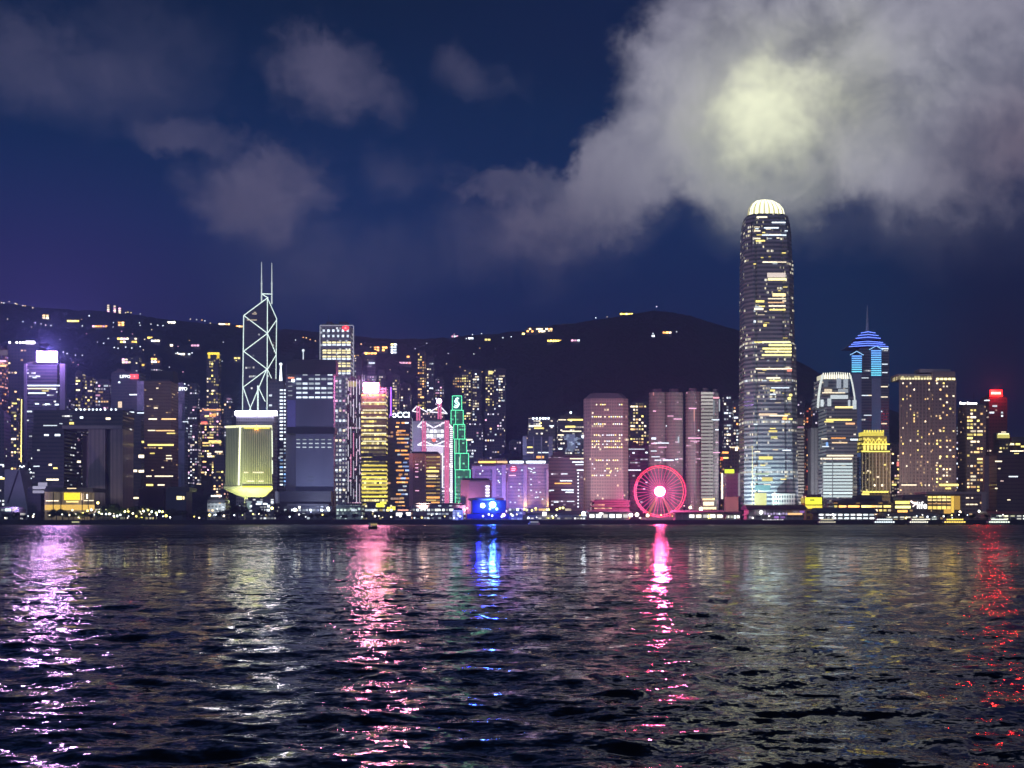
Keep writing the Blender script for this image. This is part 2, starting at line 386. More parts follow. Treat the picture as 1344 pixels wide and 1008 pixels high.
# ---------------------------------------------------------------- towers
ROOF = paint('roof_grey', (0.09, 0.09, 0.10), 0.8)
DARKMETAL = paint('dark_metal', (0.05, 0.05, 0.055), 0.5, metal=0.4)
PALE = paint('pale_stone', (0.42, 0.40, 0.40), 0.7)
_wm = {}
def window_mesh(w, h):
    k = (round(w, 1), round(h, 1))
    if k not in _wm: _wm[k] = MB().box(-w/2, w/2, -0.25, 0.15, -h/2, h/2)
    return _wm[k]
_wme = {}
def add_window(parent, w, h, mat, loc, name='window'):
    k = (round(w, 1), round(h, 1), mat.name)
    if k not in _wme: _wme[k] = window_mesh(w, h).mesh('window', mat)
    return place(name, _wme[k], parent, loc)
class Tower:
    def __init__(s, label, x0, x1, yt, Y, mat, d=32, name='office_tower', cat='tower', group=None, foot=None, rings=None, roofs=(), bars=(), nwin=0,
                 wc=(WARM, NEUT, YEL), wE=(1.0, 3.5), ww=4.0, fh=4.5, wrange=None, wlen=(1, 1, 1, 2), body=True, base=None, rim=1.0):
        s.Y = Y; s.mat = mat
        if foot is None:
            d = min(d, 0.85*(x1-x0)/F*Y)
            XL, XR = wx(x0, Y), wx(x1, Y)
            if x0 > CX and wx(x0, Y+d) < XR-8: XL = wx(x0, Y+d)
            if x1 < CX and wx(x1, Y+d) > XL+8: XR = wx(x1, Y+d)
            P = [(XL, Y), (XR, Y), (XR, Y+d), (XL, Y+d)]
        else:
            P = [(wx(a, Y+b), Y+b) for a, b in foot]; d = max(b for _, b in foot)
        s.d = d; s.x = sum(p[0] for p in P)/len(P); s.y = Y+d/2
        s.base = (min(float(ground_z(p[0], p[1])) for p in P)-0.3 if Y > YF-60 else LAND) if base is None else base
        s.root = thing(name, label, cat, (s.x, s.y, s.base), group)
        s.P = [(a-s.x, b-s.y) for a, b in P]
        s.h = wz(yt, Y)-s.base; s.x0, s.x1 = s.P[0][0], s.P[1][0]; s.f = -d/2
        if body:
            rr = [(s.P, 0), (s.P, s.h)] if rings is None else [([(s.x0*0+q[0]*k+o, q[1]*k) for q in s.P], wz(py, Y)-s.base) for k, o, py in rings]
            MB().loft(rr).build('facade', [mat, ROOF], s.root)
            if rim and rings is None:
                m = MB(); a = min(p[0] for p in s.P); b = max(p[0] for p in s.P)
                cxs = sum(p[0] for p in s.P)/len(s.P); cys = sum(p[1] for p in s.P)/len(s.P)
                q = [(cxs+(x-cxs)*0.86, cys+(y-cys)*0.86) for x, y in s.P]
                m.loft([(q, s.h-0.4), (q, s.h+2.2*rim)]); m.build('roof', [ROOF, ROOF], s.root)
        if body and rim and rings is None and foot is None and name in ('apartment_tower', 'office_tower', 'hotel_tower', 'office_block') and not roofs:
            q = random.Random('roof'+label); W_ = s.x1-s.x0
            for k in range(q.choice((1, 2, 2))):
                a_ = s.x0+W_*(.12+.45*k+q.uniform(0, .1)); w_ = W_*q.uniform(.16, .3); hh = q.uniform(3, 7)
                MB().box(a_, a_+w_, s.f+d*.2, s.f+d*.7, s.h-.3, s.h+hh).build('roof_plant', ROOF, s.root)
            if q.random() < .6:
                xx = s.x0+W_*q.uniform(.2, .8); MB().tube((xx, 0, s.h), (xx, 0, s.h+q.uniform(9, 18)), .3, 5, .12).build('antenna', DARKMETAL, s.root)
        for (a, b, t) in roofs: s.block('roof_plant', a, b, t, yt, ROOF)
        for bb in bars: s.bar(*bb)
        if nwin:
            r = random.Random(label); used = set(); w = s.x1-s.x0; nc = max(1, int(w/ww)); nf = int(s.h/fh)
            lo, hi = (2, nf-1) if wrange is None else (int((wz(wrange[1], Y)-s.base)/fh), int((wz(wrange[0], Y)-s.base)/fh))
            for _ in range(nwin*3):
                if len(used) >= nwin: break
                i, j, k = r.randrange(nc), r.randint(lo, max(lo, hi)), r.choice(wlen)
                if (i, j) in used or i+k > nc: continue
                used.add((i, j))
                e = round(r.choice((wE[0]*.35, wE[0]*.7, wE[0], (wE[0]+wE[1])/2, wE[1])), 1)
                add_window(s.root, ww*k*0.94-ww*0.3, fh*0.52, glow('lit_window', r.choice(wc), e), (s.x0+(i+k/2)*ww, s.f, (j+0.5)*fh))
    def L(s, px, py, dy=0.0): return (wx(px, s.Y+dy)-s.x, s.Y+dy-s.y, wz(py, s.Y+dy)-s.base)
    def bar(s, xa, xb, yc, hp, c, e, dy=0.0, name='window'):
        a, b = s.L(xa, yc, dy), s.L(xb, yc, dy)
        return add_window(s.root, b[0]-a[0], hp/F*s.Y, glow('lit_window', c, e), ((a[0]+b[0])/2, a[1], a[2]), name)
    def block(s, name, xa, xb, yt, yb, mat, dy=None, dd=None, inset=True):
        a, b = s.L(xa, yt, 0), s.L(xb, yb, 0)
        dy0 = s.d*0.2 if dy is None else dy; dd = s.d*0.55 if dd is None else dd
        return MB().box(a[0], b[0], s.f+dy0, s.f+dy0+dd, b[2]-0.3, a[2], capmi=1).build(name, mat if isinstance(mat, list) else [mat, ROOF], s.root)
    def sign(s, xa, xb, ya, yb, c, e, dy=-0.6, dd=1.6, name='sign', sample=True):
        a, b = s.L(xa, ya, 0), s.L(xb, yb, 0)
        o = MB().box(a[0], b[0], s.f+dy-dd, s.f+dy, b[2], a[2]).build(name, glow(name, c, e, sample), s.root)
        return o
    def text(s, t, px, py, hpx, c, e, dy=-1.0, width=None, bold=0.05, wpx=None):
        o = lettering(t, hpx/F*s.Y*1.38, glow('sign_letters', c, e, True), s.root, s.L(px, py, dy), 0.4, width, bold)
        if wpx:
            xs = [v.co.x for v in o.data.vertices]
            o.scale = (wpx/F*s.Y/max(max(xs)-min(xs), 0.1), 1, 1)
        return o
    def tubes(s, name, segs, r, mat, dy=-0.4):
        """one straight light tube or strut each: segs of ((px, py), (px, py)) or with a depth as third number"""
        for a, b in segs:
            A = s.L(*(a if len(a) == 3 else (*a, dy))); B = s.L(*(b if len(b) == 3 else (*b, dy)))
            MB().tube(A, B, r).build(name, mat, s.root)

# --- far left bank -----------------------------------------------------------
Tower('slim dark violet tower cut by the picture edge with a pale lit top floor', -14, 11, 456, 1790, facade((.16,.12,.17), cell=.22, run=.08, A=ORG, B=PNK, power=2.5, ww=5, fh=5), bars=((-6,10,463,7,(.55,.4,.5,1),.22),(0,8,474,2.5,PNK,2),(0,8,480,2.5,WARM,2)), nwin=12, wc=(PNK, WARM, ORG))
t = Tower('dark slab tower topped with a row of white lamps behind the white billboard tower', 10, 62, 451, 1900, facade((.05,.045,.07), cell=.03, ww=5, fh=5), roofs=((38,58,449),))
for px in (12.5, 22, 26.5, 30.5, 35, 38, 41, 44): MB().ball(t.L(px, 449.5, -0.5), 1.7 if px < 33 else 2.6, 8, 5).build('roof_lamp', glow('roof_lamp', (1,.9,.95,1), 6), t.root)
t = Tower('violet framed office tower carrying a huge glaring white billboard on its roof', 32, 86, 477, 1600,
          facade((.13,.12,.17), (.03,.03,.05), ww=3, fh=4.2, mu=.02, mv=.3, cell=.03, run=.03, A=COOL, B=NEUT, dim=.03), d=30,
          bars=((36,79,506,1.7,COOL,2.2),(36,72,510,1.6,NEUT,1.6),(37,60,516,1.8,COOL,2),(43,48,495.5,1.5,COOL,2),(46,51,530,1.6,COOL,2.4),(59,65,530.5,1.7,COOL,2.6),(72,77,531,1.8,COOL,2.6),(35,42,540,2,COOL,1.5),(55,64,513,1.4,YEL,1.2)))
for a, b in ((32, 35.5), (79, 86)): t.block('corner_pier', a, b, 477.5, 668, paint('violet_stone', (.28,.25,.33), .6), -1.5, 6)
t.sign(48.5, 74.5, 461.5, 474.8, (.92, .45, .95), 125, dy=2, dd=3, name='billboard')
def added_sign_glow(t, px, py, dy, c, watts):  # added unseen light before a sign, strengthening its glow in the haze
    ld = bpy.data.lights.new('added_sign_glow', 'POINT'); ld.energy = watts; ld.color = c; ld.shadow_soft_size = 3.0
    l = bpy.data.objects.new('added_sign_glow', ld); col.objects.link(l); l.parent = t.root; l.location = t.L(px, py, dy)
added_sign_glow(t, 61, 459, -12, (.55, .30, 1), 330000)
t.block('billboard_base', 44, 75, 474.9, 477.2, DARKMETAL, -1, 8)
Tower('small dark tower edged by a column of yellow fairy lights', 14, 29, 521, 1640, facade((.13,.1,.13), cell=.14, A=YEL, B=PNK), bars=((16,22,529.5,1.8,YEL,2),), nwin=14, roofs=((16, 26, 519),)).tubes('light_string', [((28.3,524),(27.6,606))], .55, glow('light_string', YEL, 3))
Tower('narrow grey violet block beside the picture edge above the slanted grey building', -10, 14, 545, 1560, facade((.09,.08,.11), cell=.04, run=.05, A=COOL, B=YEL, dim=.02), bars=((-5,6,628,2.2,YEL,3),(-5,5,610,1.6,COOL,2),(-5,3,626,1.6,COOL,2)))
t = Tower('pale grey sloping building with a dark diagonal groove at the far end', 5, 39, 616, 1420, facade((.20,.20,.24), cell=0, run=0, mu=.5, dim=0), foot=[(5,0),(38,0),(38,30),(5,30)], body=False, name='slanted_building', cat='building')
A, B, C, D = t.L(6,616), t.L(26,616), t.L(39,676), t.L(5,676)
pl = [(A[0],A[2]),(B[0],B[2]),(C[0],0),(D[0],0)]
m = MB(); n = len(pl)
m.face([(x,t.f,z) for x,z in reversed(pl)]); m.face([(x,-t.f,z) for x,z in pl])
for i in range(n): (xa,za),(xb,zb) = pl[i],pl[(i+1)%n]; m.face([(xa,t.f,za),(xb,t.f,zb),(xb,-t.f,zb),(xa,-t.f,za)])
m.build('facade', paint('grey_cladding', (.26,.26,.31), .6), t.root); t.tubes('groove', [((24,618),(10,660))], .9, DARKMETAL)
t = Tower('black block outlined by white dots beside the slanted grey building', 25, 42, 611, 1450, facade((.03,.03,.045), cell=.02), d=22, name='office_block', cat='building')
for px, py in ((26.5,612),(29,613),(31,612),(39,616),(40.5,620),(40.5,628),(26,620),(26,634),(33,640),(38,639),(41,634)): MB().ball(t.L(px,py,-1), .9, 6, 4).build('lamp', glow('lamp', COOL, 4), t.root)

# --- the arch-shaped government complex ----------------------------------------
t = Tower('dark government block shaped like a wide open gateway', 42, 161, 538, 1400, facade((.035,.035,.05), cell=.0, run=.03), d=42, name='gateway_building', cat='building', body=False)
g1 = facade((.05,.05,.07), (.02,.025,.04), ww=3, fh=4.4, mu=.03, mv=.3, cell=.012, run=.05, A=COOL, B=NEUT, power=2, dim=.012)
g2 = facade((.30,.25,.26), (.22,.18,.19), ww=5, fh=400, mu=.3, mv=.0, cell=0, run=0, dim=0)
t.block('top_beam', 44, 161, 538, 563, [g1, ROOF], 0, 42)
t.block('left_leg', 42, 84, 563, 672, [g1, ROOF], 0, 42)
t.block('right_leg', 116, 138, 563, 672, [g2, ROOF], 0, 40)
t.block('outer_leg', 145, 161, 563, 672, [g2, ROOF], 0, 40)
t.block('recess', 138, 145, 563, 672, DARKMETAL, 6, 30)
t.block('beam_edge', 82, 160, 558.5, 562.5, paint('grey_band', (.22,.2,.22), .6), -1.2, 3)
for b in ((91,97,555.5,3,YEL,1.6),(105,109,548,2.5,COOL,3),(139,145,549.5,2.5,NEUT,2.6),(58,64,571,2.2,COOL,2.2),(72,79,571,2.6,COOL,2.4),(64,68,610,2.4,NEUT,2.5),(70,75.5,614.5,2,YEL,2),(61,77,629.5,2.2,NEUT,2.6),(44,52,612,1.4,COOL,1.4),(57,75,558.5,1.2,COOL,1.2),(78,82,556,1,COOL,1)): t.bar(*b)
for px in (100,106,111,117,122,127,132,138,146,152): MB().ball(t.L(px,537.5,0),1.2,6,4).build('roof_lamp', glow('roof_lamp', COOL, 3), t.root)
t2 = Tower('dark glass council block standing inside the gateway opening', 84, 116, 566, 1455, facade((.06,.06,.08), (.03,.035,.05), ww=3, fh=4.2, mu=.1, mv=.3, cell=.10, A=COOL, B=PNK, power=1.2, dim=.02), d=24, bars=((83,88,606,2,NEUT,3),(90,106,606,2.4,NEUT,3),(79,84,587,1.6,COOL,2)), nwin=10, wc=(COOL, PNK), wE=(.6,1.4))
t2.block('side_fin', 109, 116, 572, 672, PALE, -2, 6)
t = Tower('low amber lit hall with a golden chamber behind its glass front', 58.5, 124, 645, 1330, facade((.3,.24,.16), (.25,.2,.12), ww=3.2, fh=30, mu=.1, mv=.0, cell=0, run=0, dim=.16, A=(1,.78,.45,1), B=(1,.75,.4,1)), d=40, name='council_hall', cat='hall')
t.block('roof_slab', 60, 122, 640.5, 645.2, DARKMETAL, -2, 44)
t.bar(84,105,651.5,9.5,(1,.72,.03,1),1.5,-0.6,'golden_chamber'); t.bar(87,103,658.5,2,(1,.8,.25,1),1.6,-0.8); t.bar(59,124,666,7,(1,.62,.12,1),.95,-0.4,'glass_wall')
t.bar(60,77,657.3,1.3,NEUT,2.2); t.bar(110,123,657,1.3,NEUT,1.6); t.bar(107,108.8,652,9,(1,.7,.4,1),3); t.bar(113.5,115.5,651.5,6,NEUT,3.5); t.bar(88,100,641,1.2,(1,.75,.4,1),1.5,-2.4)
for px in (70,80,108,116): t.block('mullion', px, px+.8, 646, 672, DARKMETAL, -1.6, 1.2)
t = Tower('small dark box with a crumpled white lit screen beside the amber hall', 36, 62, 641, 1385, facade((.03,.03,.05), cell=.0, run=0), d=24, name='low_block', cat='building')
for q in ((43,60,640,4,(.75,.72,1,1),.55),(43,58,645.5,3.6,(.75,.72,1,1),.45),(50,62,635.5,4.5,(.75,.72,1,1),.5)): t.bar(*q, -0.6, 'screen')

# --- between the gateway and the tapered headquarters ------------------------------
t = Tower('navy tower with white letters and a red emblem along its top edge', 146, 191, 489, 1850, facade((.05,.06,.11), (.03,.045,.09), ww=3.5, fh=4.5, mu=.05, mv=.25, cell=.006, run=.012, A=COOL, B=COOL, dim=.03), d=30, bars=((170,180,518,1.4,COOL,2.5),(180,189,518,1.2,BLU,1),(155,160,531,8,(1,.75,.5,1),1.2),(182.5,189,512,3.2,COOL,2.2)))
t.block('light_panel', 180, 190, 500, 542, paint('blue_panel', (.20,.26,.42), .4), -1, 4)
t.text('LIPPO', 164.2, 494.3, 4.0, (.95,1,1), 2.6, wpx=13.5, bold=.02)
t.sign(171.5, 181.5, 491.5, 497.2, (1,.04,.05), 4)
t.text('\u2661', 176.5, 494.3, 2, (1,.6,.6), 2, dy=-3)
t = Tower('slender blue faceted tower with white letters on its crown behind the brown tower', 226, 247, 503, 1850, facade((.20,.22,.36), (.10,.12,.22), ww=6, fh=4.5, mu=.05, mv=.3, cell=.01, run=.01, A=COOL, B=COOL, dim=.03), d=26, bars=((231,247,553.5,1.2,COOL,1.4),))
t.text('LIPPO', 239, 510.6, 4.6, (.95,1,1), 2.6, wpx=13, bold=.02)
for a,b,c in ((229,240,530),(231,243,575),(229,239,618)): t.block('bay', a, b, c, c+33, paint('blue_bay', (.24,.26,.42), .35), -3, 5)
t = Tower('reddish brown office tower with a square black cap and thin lit floors', 189, 234, 500, 1500, facade((.22,.13,.13), (.16,.09,.09), ww=3, fh=4.0, mu=.1, mv=.35, cell=.015, run=.03, A=WARM, B=NEUT, power=1.2, dim=.008), d=34, roofs=(),
          bars=((195,206,550,1.6,NEUT,2.4),(212,231,550,1.7,WARM,2),(194,204,565,1.4,NEUT,1.6),(205,229,565.2,1.5,WARM,1.6),(219,230,568.7,1.6,YEL,1.4),(194,228,584,2.2,YEL,2),(208,213,588,1.6,YEL,1.4),(218,225,598,1,NEUT,2),(218,226,602,1.6,NEUT,1.8),(197,203,595,1.6,YEL,1.2),(192,199,625,1.5,NEUT,2),(203,227,625,1.6,NEUT,1.8),(192,201,636.5,2.2,YEL,2.4),(207,216,636.5,1.6,NEUT,2.2),(212,215,613.5,1.2,NEUT,1.6),(202,207,535.5,1.4,NEUT,1.8),(196,200,524,1.2,NEUT,1.8),(205,208,509.5,1.2,NEUT,1.6)))
t.block('cap', 196, 226, 486, 500.5, paint('black_cap', (.015,.015,.02), .6), 5, 22); t.block('side_wing', 184, 216, 641, 672, paint('brown_wing', (.17,.11,.10), .7), -6, 20)
t = Tower('dark blue glass block between the gateway and the brown tower', 160, 194, 541, 1560, facade((.045,.05,.085), (.025,.03,.055), ww=3.4, fh=4.4, mu=.05, mv=.25, cell=.008, run=.02, A=NEUT, B=YEL, dim=.02), d=30,
          bars=((164,175,574.5,3,NEUT,3),(186,194,580,2.6,YEL,2),(182,190,599,4,NEUT,2.6),(170,174,613,4,COOL,3),(174,180,618,3,NEUT,2.4),(182,193,618.5,3.2,NEUT,2.6),(162,172,632,3.5,NEUT,3),(163,171,642,3.2,YEL,2.6),(165,168,647,2,NEUT,2),(168,176,541,1.4,COOL,2),(180,190,542,1.6,COOL,1.6)))
t = Tower('black cube pavilion with one small yellow window by the trees', 218, 252, 641.5, 1330, facade((.045,.055,.085), cell=0, run=0, mu=.5), d=28, name='cube_pavilion', cat='building', bars=((232,239,653.5,4.5,(1,.85,.35,1),2.4),(240,242,653.5,4,(1,.8,.4,1),1.8)))
t.block('dark_frame', 221, 249, 640, 645, DARKMETAL, -1.2, 30)
t = Tower('tall thin apartment tower with a glowing yellow crown on the slope', 271, 290, 464, 2080, facade((.07,.07,.09), ww=4, fh=5, cell=.10, A=YEL, B=NEUT, power=2.2), d=22, name='apartment_tower', bars=((272.5,288,464,2.6,(1,.72,.05,1),2.2),(273,276,468,5,(1,.7,.05,1),1.2),(284.5,288,468,5,(1,.7,.05,1),1.2)), nwin=42, ww=4, fh=5.2, wc=(YEL, YEL, NEUT), wE=(1.2,3.4))
Tower('wide dark apartment block with orange and red windows below the yellow crown', 262, 294, 536, 2020, facade((.07,.06,.08), ww=4, fh=5, cell=.14, A=WARM, B=NEUT, power=2.2), d=24, name='apartment_tower', bars=((268,290,538,1.6,ORG,2),(275,283,545,4,ORG,1.8),(264,272,555,3,(1,.15,.1,1),2.4),(274,290,580,4,YEL,2),(282,292,593,2,NEUT,2)), nwin=60, wlen=(1,1,2,3), wc=(WARM, PNK, NEUT, YEL))
Tower('dim apartment block with tiny pale windows between the blue tower and the amber windows', 246, 264, 556, 1980, facade((.06,.06,.085), ww=4, fh=5, cell=.16, A=COOL, B=PNK, power=1.6), d=22, name='apartment_tower', nwin=22, wc=(COOL, PNK, NEUT), bars=((257,266,641,4,(1,.85,.55,1),2.4),(258,264,636,2,NEUT,2)))
Tower('low dark apartment block with pale pink windows left of the flask shaped headquarters', 280, 300, 600, 1900, facade((.06,.06,.085), ww=4, fh=5, cell=.14, A=WARM, B=PNK, power=1.6), d=22, name='apartment_tower', nwin=14)

# --- flask-shaped floodlit headquarters ------------------------------------------
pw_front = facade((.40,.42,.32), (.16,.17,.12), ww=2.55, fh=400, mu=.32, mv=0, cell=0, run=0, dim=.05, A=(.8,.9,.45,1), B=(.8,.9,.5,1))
t = Tower('floodlit olive green headquarters tower narrowing to a stem at its foot', 296, 358, 558, 1420, pw_front, foot=[(295.5,10),(316,0),(357,0),(357.5,34),(303,44)], body=False, name='headquarters_tower')
P = t.P; cxp = t.L(332,600)[0]
def scaled(k): return [(cxp+(x-cxp)*k, y*k) for x, y in P]
zz = lambda py: wz(py, t.Y)-t.base
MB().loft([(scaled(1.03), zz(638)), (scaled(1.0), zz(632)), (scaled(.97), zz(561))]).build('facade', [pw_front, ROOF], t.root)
CREAM = paint('cream_stone', (.62,.62,.50), .6)
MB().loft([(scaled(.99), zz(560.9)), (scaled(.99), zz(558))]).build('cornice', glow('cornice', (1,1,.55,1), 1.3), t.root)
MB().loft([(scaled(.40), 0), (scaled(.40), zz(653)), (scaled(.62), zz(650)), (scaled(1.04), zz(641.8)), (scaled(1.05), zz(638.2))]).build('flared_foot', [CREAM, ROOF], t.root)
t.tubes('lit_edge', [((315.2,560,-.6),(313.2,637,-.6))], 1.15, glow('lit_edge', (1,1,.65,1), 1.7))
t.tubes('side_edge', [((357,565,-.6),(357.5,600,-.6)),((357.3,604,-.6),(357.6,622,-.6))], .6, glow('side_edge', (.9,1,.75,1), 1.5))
t.bar(318,356,638.7,1.8,(.95,.9,.05,1),1.3,-2,'light_band'); t.bar(320,354,562,1.2,(1,.85,.1,1),1.4,-.4)
for b in ((320,326,620,1.6,NEUT,1.6),(332,346,620,1.6,NEUT,1.8),(324,334,631.5,1.6,NEUT,1.8),(339,346,631.5,1.6,NEUT,1.6),(318,322,635,2,NEUT,1.8),(348,352,636,1.6,NEUT,1.8)): t.bar(*b)
star = MB(); c = t.L(336.5, 561.5, -3)
for k in range(5):
    a0 = math.pi/2+k*2*math.pi/5
    pts = [(c[0]+q*math.cos(a0+da), c[1], c[2]+q*math.sin(a0+da)) for q, da in ((1.2,-.63),(3.6,0),(1.2,.63),(0,0))]
    star.face(pts); star.face([(x, y+.8, z) for x, y, z in reversed(pts)])
star.build('star_emblem', glow('star_emblem', (1,.35,.04,1), 8), t.root)
for k in range(13):
    px = 319.5+k*2.85
    t.tubes('facade_rib', [((px,566,-.5),(px-.3,634,-.5))], .33, CREAM)
FLOOD = []   # (px, py, Y, aim px, aim py, aim Y, colour, watts, label)
FLOOD += [(318,676,1392,330,610,1420,(.85,.95,.35),210000,'green floodlight at the foot of the flask shaped headquarters'),(346,676,1390,340,610,1420,(.98,.95,.22),130000,'yellow floodlight below the star of the headquarters'),
          (300,674,1392,303,600,1424,(.9,.95,.6),60000,'pale floodlight at the near corner of the headquarters')]
t = Tower('grey dotted slab with a glaring white roof line behind the headquarters', 310, 364, 546, 1500, facade((.22,.21,.27), (.03,.03,.045), ww=2.8, fh=4, mu=.22, mv=.25, cell=.01, run=0, A=COOL, B=COOL, dim=.01), d=26)
t.sign(309, 363.8, 539.8, 545.4, (.90,.84,1.0), 26, dy=1, dd=3, name='light_box')
# --- knife-edged mast tower --------------------------------------------------------
t = Tower('dark prism tower outlined in white diagonals with twin needle masts', 319, 363, 414, 1700, facade((.04,.05,.075), (.03,.045,.07), ww=3, fh=4.2, mu=.05, mv=.2, cell=.008, run=.012, A=COOL, B=NEUT, power=1.2, dim=.02, gloss=.08), foot=[(319.5,13),(351,0),(363,34),(331,47)], body=False, name='prism_tower')
f = t.P; tops = [t.L(320,414,13)[2], t.L(351,391,0)[2], t.L(363,418,34)[2], t.L(340,418,47)[2]]
m = MB(); u = 0
for i in range(4):
    j = (i+1) % 4; L = math.hypot(f[j][0]-f[i][0], f[j][1]-f[i][1])
    m.face([(*f[i],0),(*f[j],0),(*f[j],tops[j]),(*f[i],tops[i])], [(u,0),(u+L,0),(u+L,tops[j]),(u,tops[i])]); u += L
m.face([(*f[0],tops[0]),(*f[1],tops[1]),(*f[3],tops[3])], mi=1); m.face([(*f[1],tops[1]),(*f[2],tops[2]),(*f[3],tops[3])], mi=1)
m.build('facade', [t.mat, ROOF], t.root)
LITE = glow('white_light_line', (.80,1,.93,1), 1.35)
def onL(px, py): k = (351-px)/31.5; return (px, py, 13*k-.7)      # points of the wide and of the narrow visible face
def onR(px, py): k = (px-351)/12.0; return (px, py, 34*k-.7)
seg = [(onL(319.8,414),onL(318,560)),(onL(351,391),onL(350.5,540)),(onR(363,418),onR(362,505)),(onL(320,414),onL(351,391)),(onR(351,391),onR(363,418)),
       (onL(320,414),onL(351,437.5)),(onR(351,437.5),onR(363,420)),(onL(351,437.5),onL(319.8,461)),(onR(351,437.5),onR(362.3,465)),(onL(319.8,461),onL(350.5,484.5)),(onR(351.2,484.5),onR(362.3,466)),
       (onR(351,484.5),onR(357.5,499)),(onL(350.5,484.5),onL(319.4,508)),(onL(350,484.5),onL(326.5,540)),(onL(319,508),onL(330,540)),(onL(338.5,507),onL(348,527))]
t.tubes('light_line', seg, .62, LITE)
t.tubes('light_column', [(onL(338.5,506),onL(338.5,540))], 1.1, LITE)
MAST = paint('white_mast', (.6,.62,.65), .4)
for px, y0, y1 in ((343.3,397,344),(356.7,399,345)):
    a = t.L(px,y0,12); b = t.L(px,372,12); c = t.L(px,y1,12)
    MB().tube(a,b,1.0,8,.8).tube(b,c,.7,8,.35).ball(b,1.3).build('mast', [glow('lit_mast', (.85,1,.97,1), .8)], t.root)
t.tubes('mast_brace', [((343.3,385.6,12),(356.7,386,12)),((344.5,386.5,12),(352,391,2))], .7, LITE)
for b in ((331,348,412,1),(324,340,420,1.0),(340,352,420,.9),(333,336,410,.9),(343,347,408,1)): t.bar(b[0],b[1],b[2],b[3],NEUT,.8,6)
# --- tower with white lit crown grid, and neighbours ---------------------------------
t = Tower('bluish grey tower with a dark crown and a grid of cold white windows under it', 376, 441, 476, 1360, facade((.17,.18,.26), (.11,.12,.19), ww=4, fh=4.1, mu=.03, mv=.32, cell=0, run=.008, A=COOL, B=COOL, power=1, dim=.03, vhi=0), foot=[(375,16),(388.5,0),(438,0),(440,30),(380,40)])
grid_col = [(389+8.2*k, 389+8.2*k+6.4) for k in range(6)]
for j, py in enumerate((491.5,497.5,503.5,509.5,515.5,521.5)):
    for k, (a, b) in enumerate(grid_col):
        if (j == 0 and k in (0,2,4)) or rng.random() < .06: continue
        t.bar(a, b, py, 2.7 if j < 4 else 2.2, COOL, rng.choice((.5,.8,1.3)) if j < 5 else 1.6, -.3)
for j, py in enumerate((577,582,587)):
    for k, (a, b) in enumerate(grid_col): t.bar(a, b-1.5, py, 1.3, COOL, .8 if j else .4, -.3)
DK = paint('crown_dark', (.02,.022,.035), .4)
t.block('crown', 376.5, 441, 474.5, 491, DK, -1.3, 20); t.block('crown_top', 384, 440, 471.5, 474.6, DK, 3, 18)
t.block('dark_belt', 376.5, 439.5, 561, 569, DK, -1.0, 20)
t.block('edge_panel', 377, 388, 525, 560, paint('violet_panel', (.24,.22,.55), .4), -.4, 4)
for py in (495,501,507,513,519): t.bar(378,387,py,1.4,COOL,.35,6)
t.bar(383,386.5,499.5,3.5,(.8,.95,1,1),6,-1,'lamp'); t.bar(378,387,496,2,(1,.3,.15,1),1.4,3,'lamp')
MB().tube(t.L(398,474,6), t.L(398,461,6), .5).ball(t.L(398,460,6), 1.6, 8, 5).build('roof_mast', glow('mast_lamp', COOL, 1.2), t.root)
for py in (631,626,648): t.bar(404,412,py,1.2,(.5,.6,.9,1),.15,-.2)
t.block('podium', 370, 437, 645, 674, paint('black_podium', (.03,.03,.045), .5), -14, 40)
t = Tower('narrow dark tower with stacked white window bays beside the white grid tower', 352, 377, 502, 1560, facade((.05,.055,.085), ww=4.2, fh=4.6, mu=.15, mv=.25, cell=.04, run=0, A=COOL, B=BLU, power=1.2, dim=.012), d=24, name='hotel_tower')
for j in range(30):
    py = 512+j*4.6
    for px in (367.2, 372.6):
        if rng.random() < .86 and py < 640: t.bar(px, px+4.0, py, 2.0, COOL if py < 590 else rng.choice((COOL, BLU)), rng.choice((1,1.8,2.6)) if py < 590 else rng.choice((.3,.6,1.6)), -.2)
for q in ((353,357,519),(353,357,532)): t.bar(*q, 2.4, COOL, 1, -.2)
MB().tube(t.L(368.5,502,8), t.L(368.5,478,8), 2.2, 8, .8).ball(t.L(368.5,478,8), 2.0, 8, 5).build('lit_finial', glow('lit_finial', (.8,.9,1,1), 2.2), t.root)
t = Tower('tall square tower dotted with rows of small lamps under a red emblem', 419.5, 465, 427, 1600, facade((.20,.22,.27), (.05,.06,.08), ww=4.2, fh=5.6, mu=.22, mv=.26, cell=.50, run=.1, A=COOL, B=(1,.85,.75,1), power=1.1, dim=.05), d=40)
for j, py in enumerate((434,441,449.5,452.5,460,463,468,471,477,480.5,487,490)):
    hard = py > 446
    for k in range(6): t.bar(423.5+k*6.3, 423.5+k*6.3+(4.9 if hard else 2.8), py, 2.1 if hard else 3.0, (1,.87,.42,1) if hard and j % 4 < 3 else COOL, rng.choice((1.2,1.8)), -.3)
for j, py in enumerate(range(500, 662, 13)):
    for k in range(5):
        if rng.random() < .8: t.bar(440+k*5, 440+k*5+3.0, py, 2.6, rng.choice((COOL, COOL, PNK, NEUT)), rng.choice((.9,1.6)), -.3)
STEEL = paint('steel_frame', (.45,.47,.52), .35, metal=.5)
t.tubes('corner_line', [((420,427,-.7),(420,520,-.7)),((464,428,-.7),(463.5,620,-.7)),((420,427,-.7),(464,427,-.7))], .55, glow('edge_light', (.8,.85,1,1), .45))
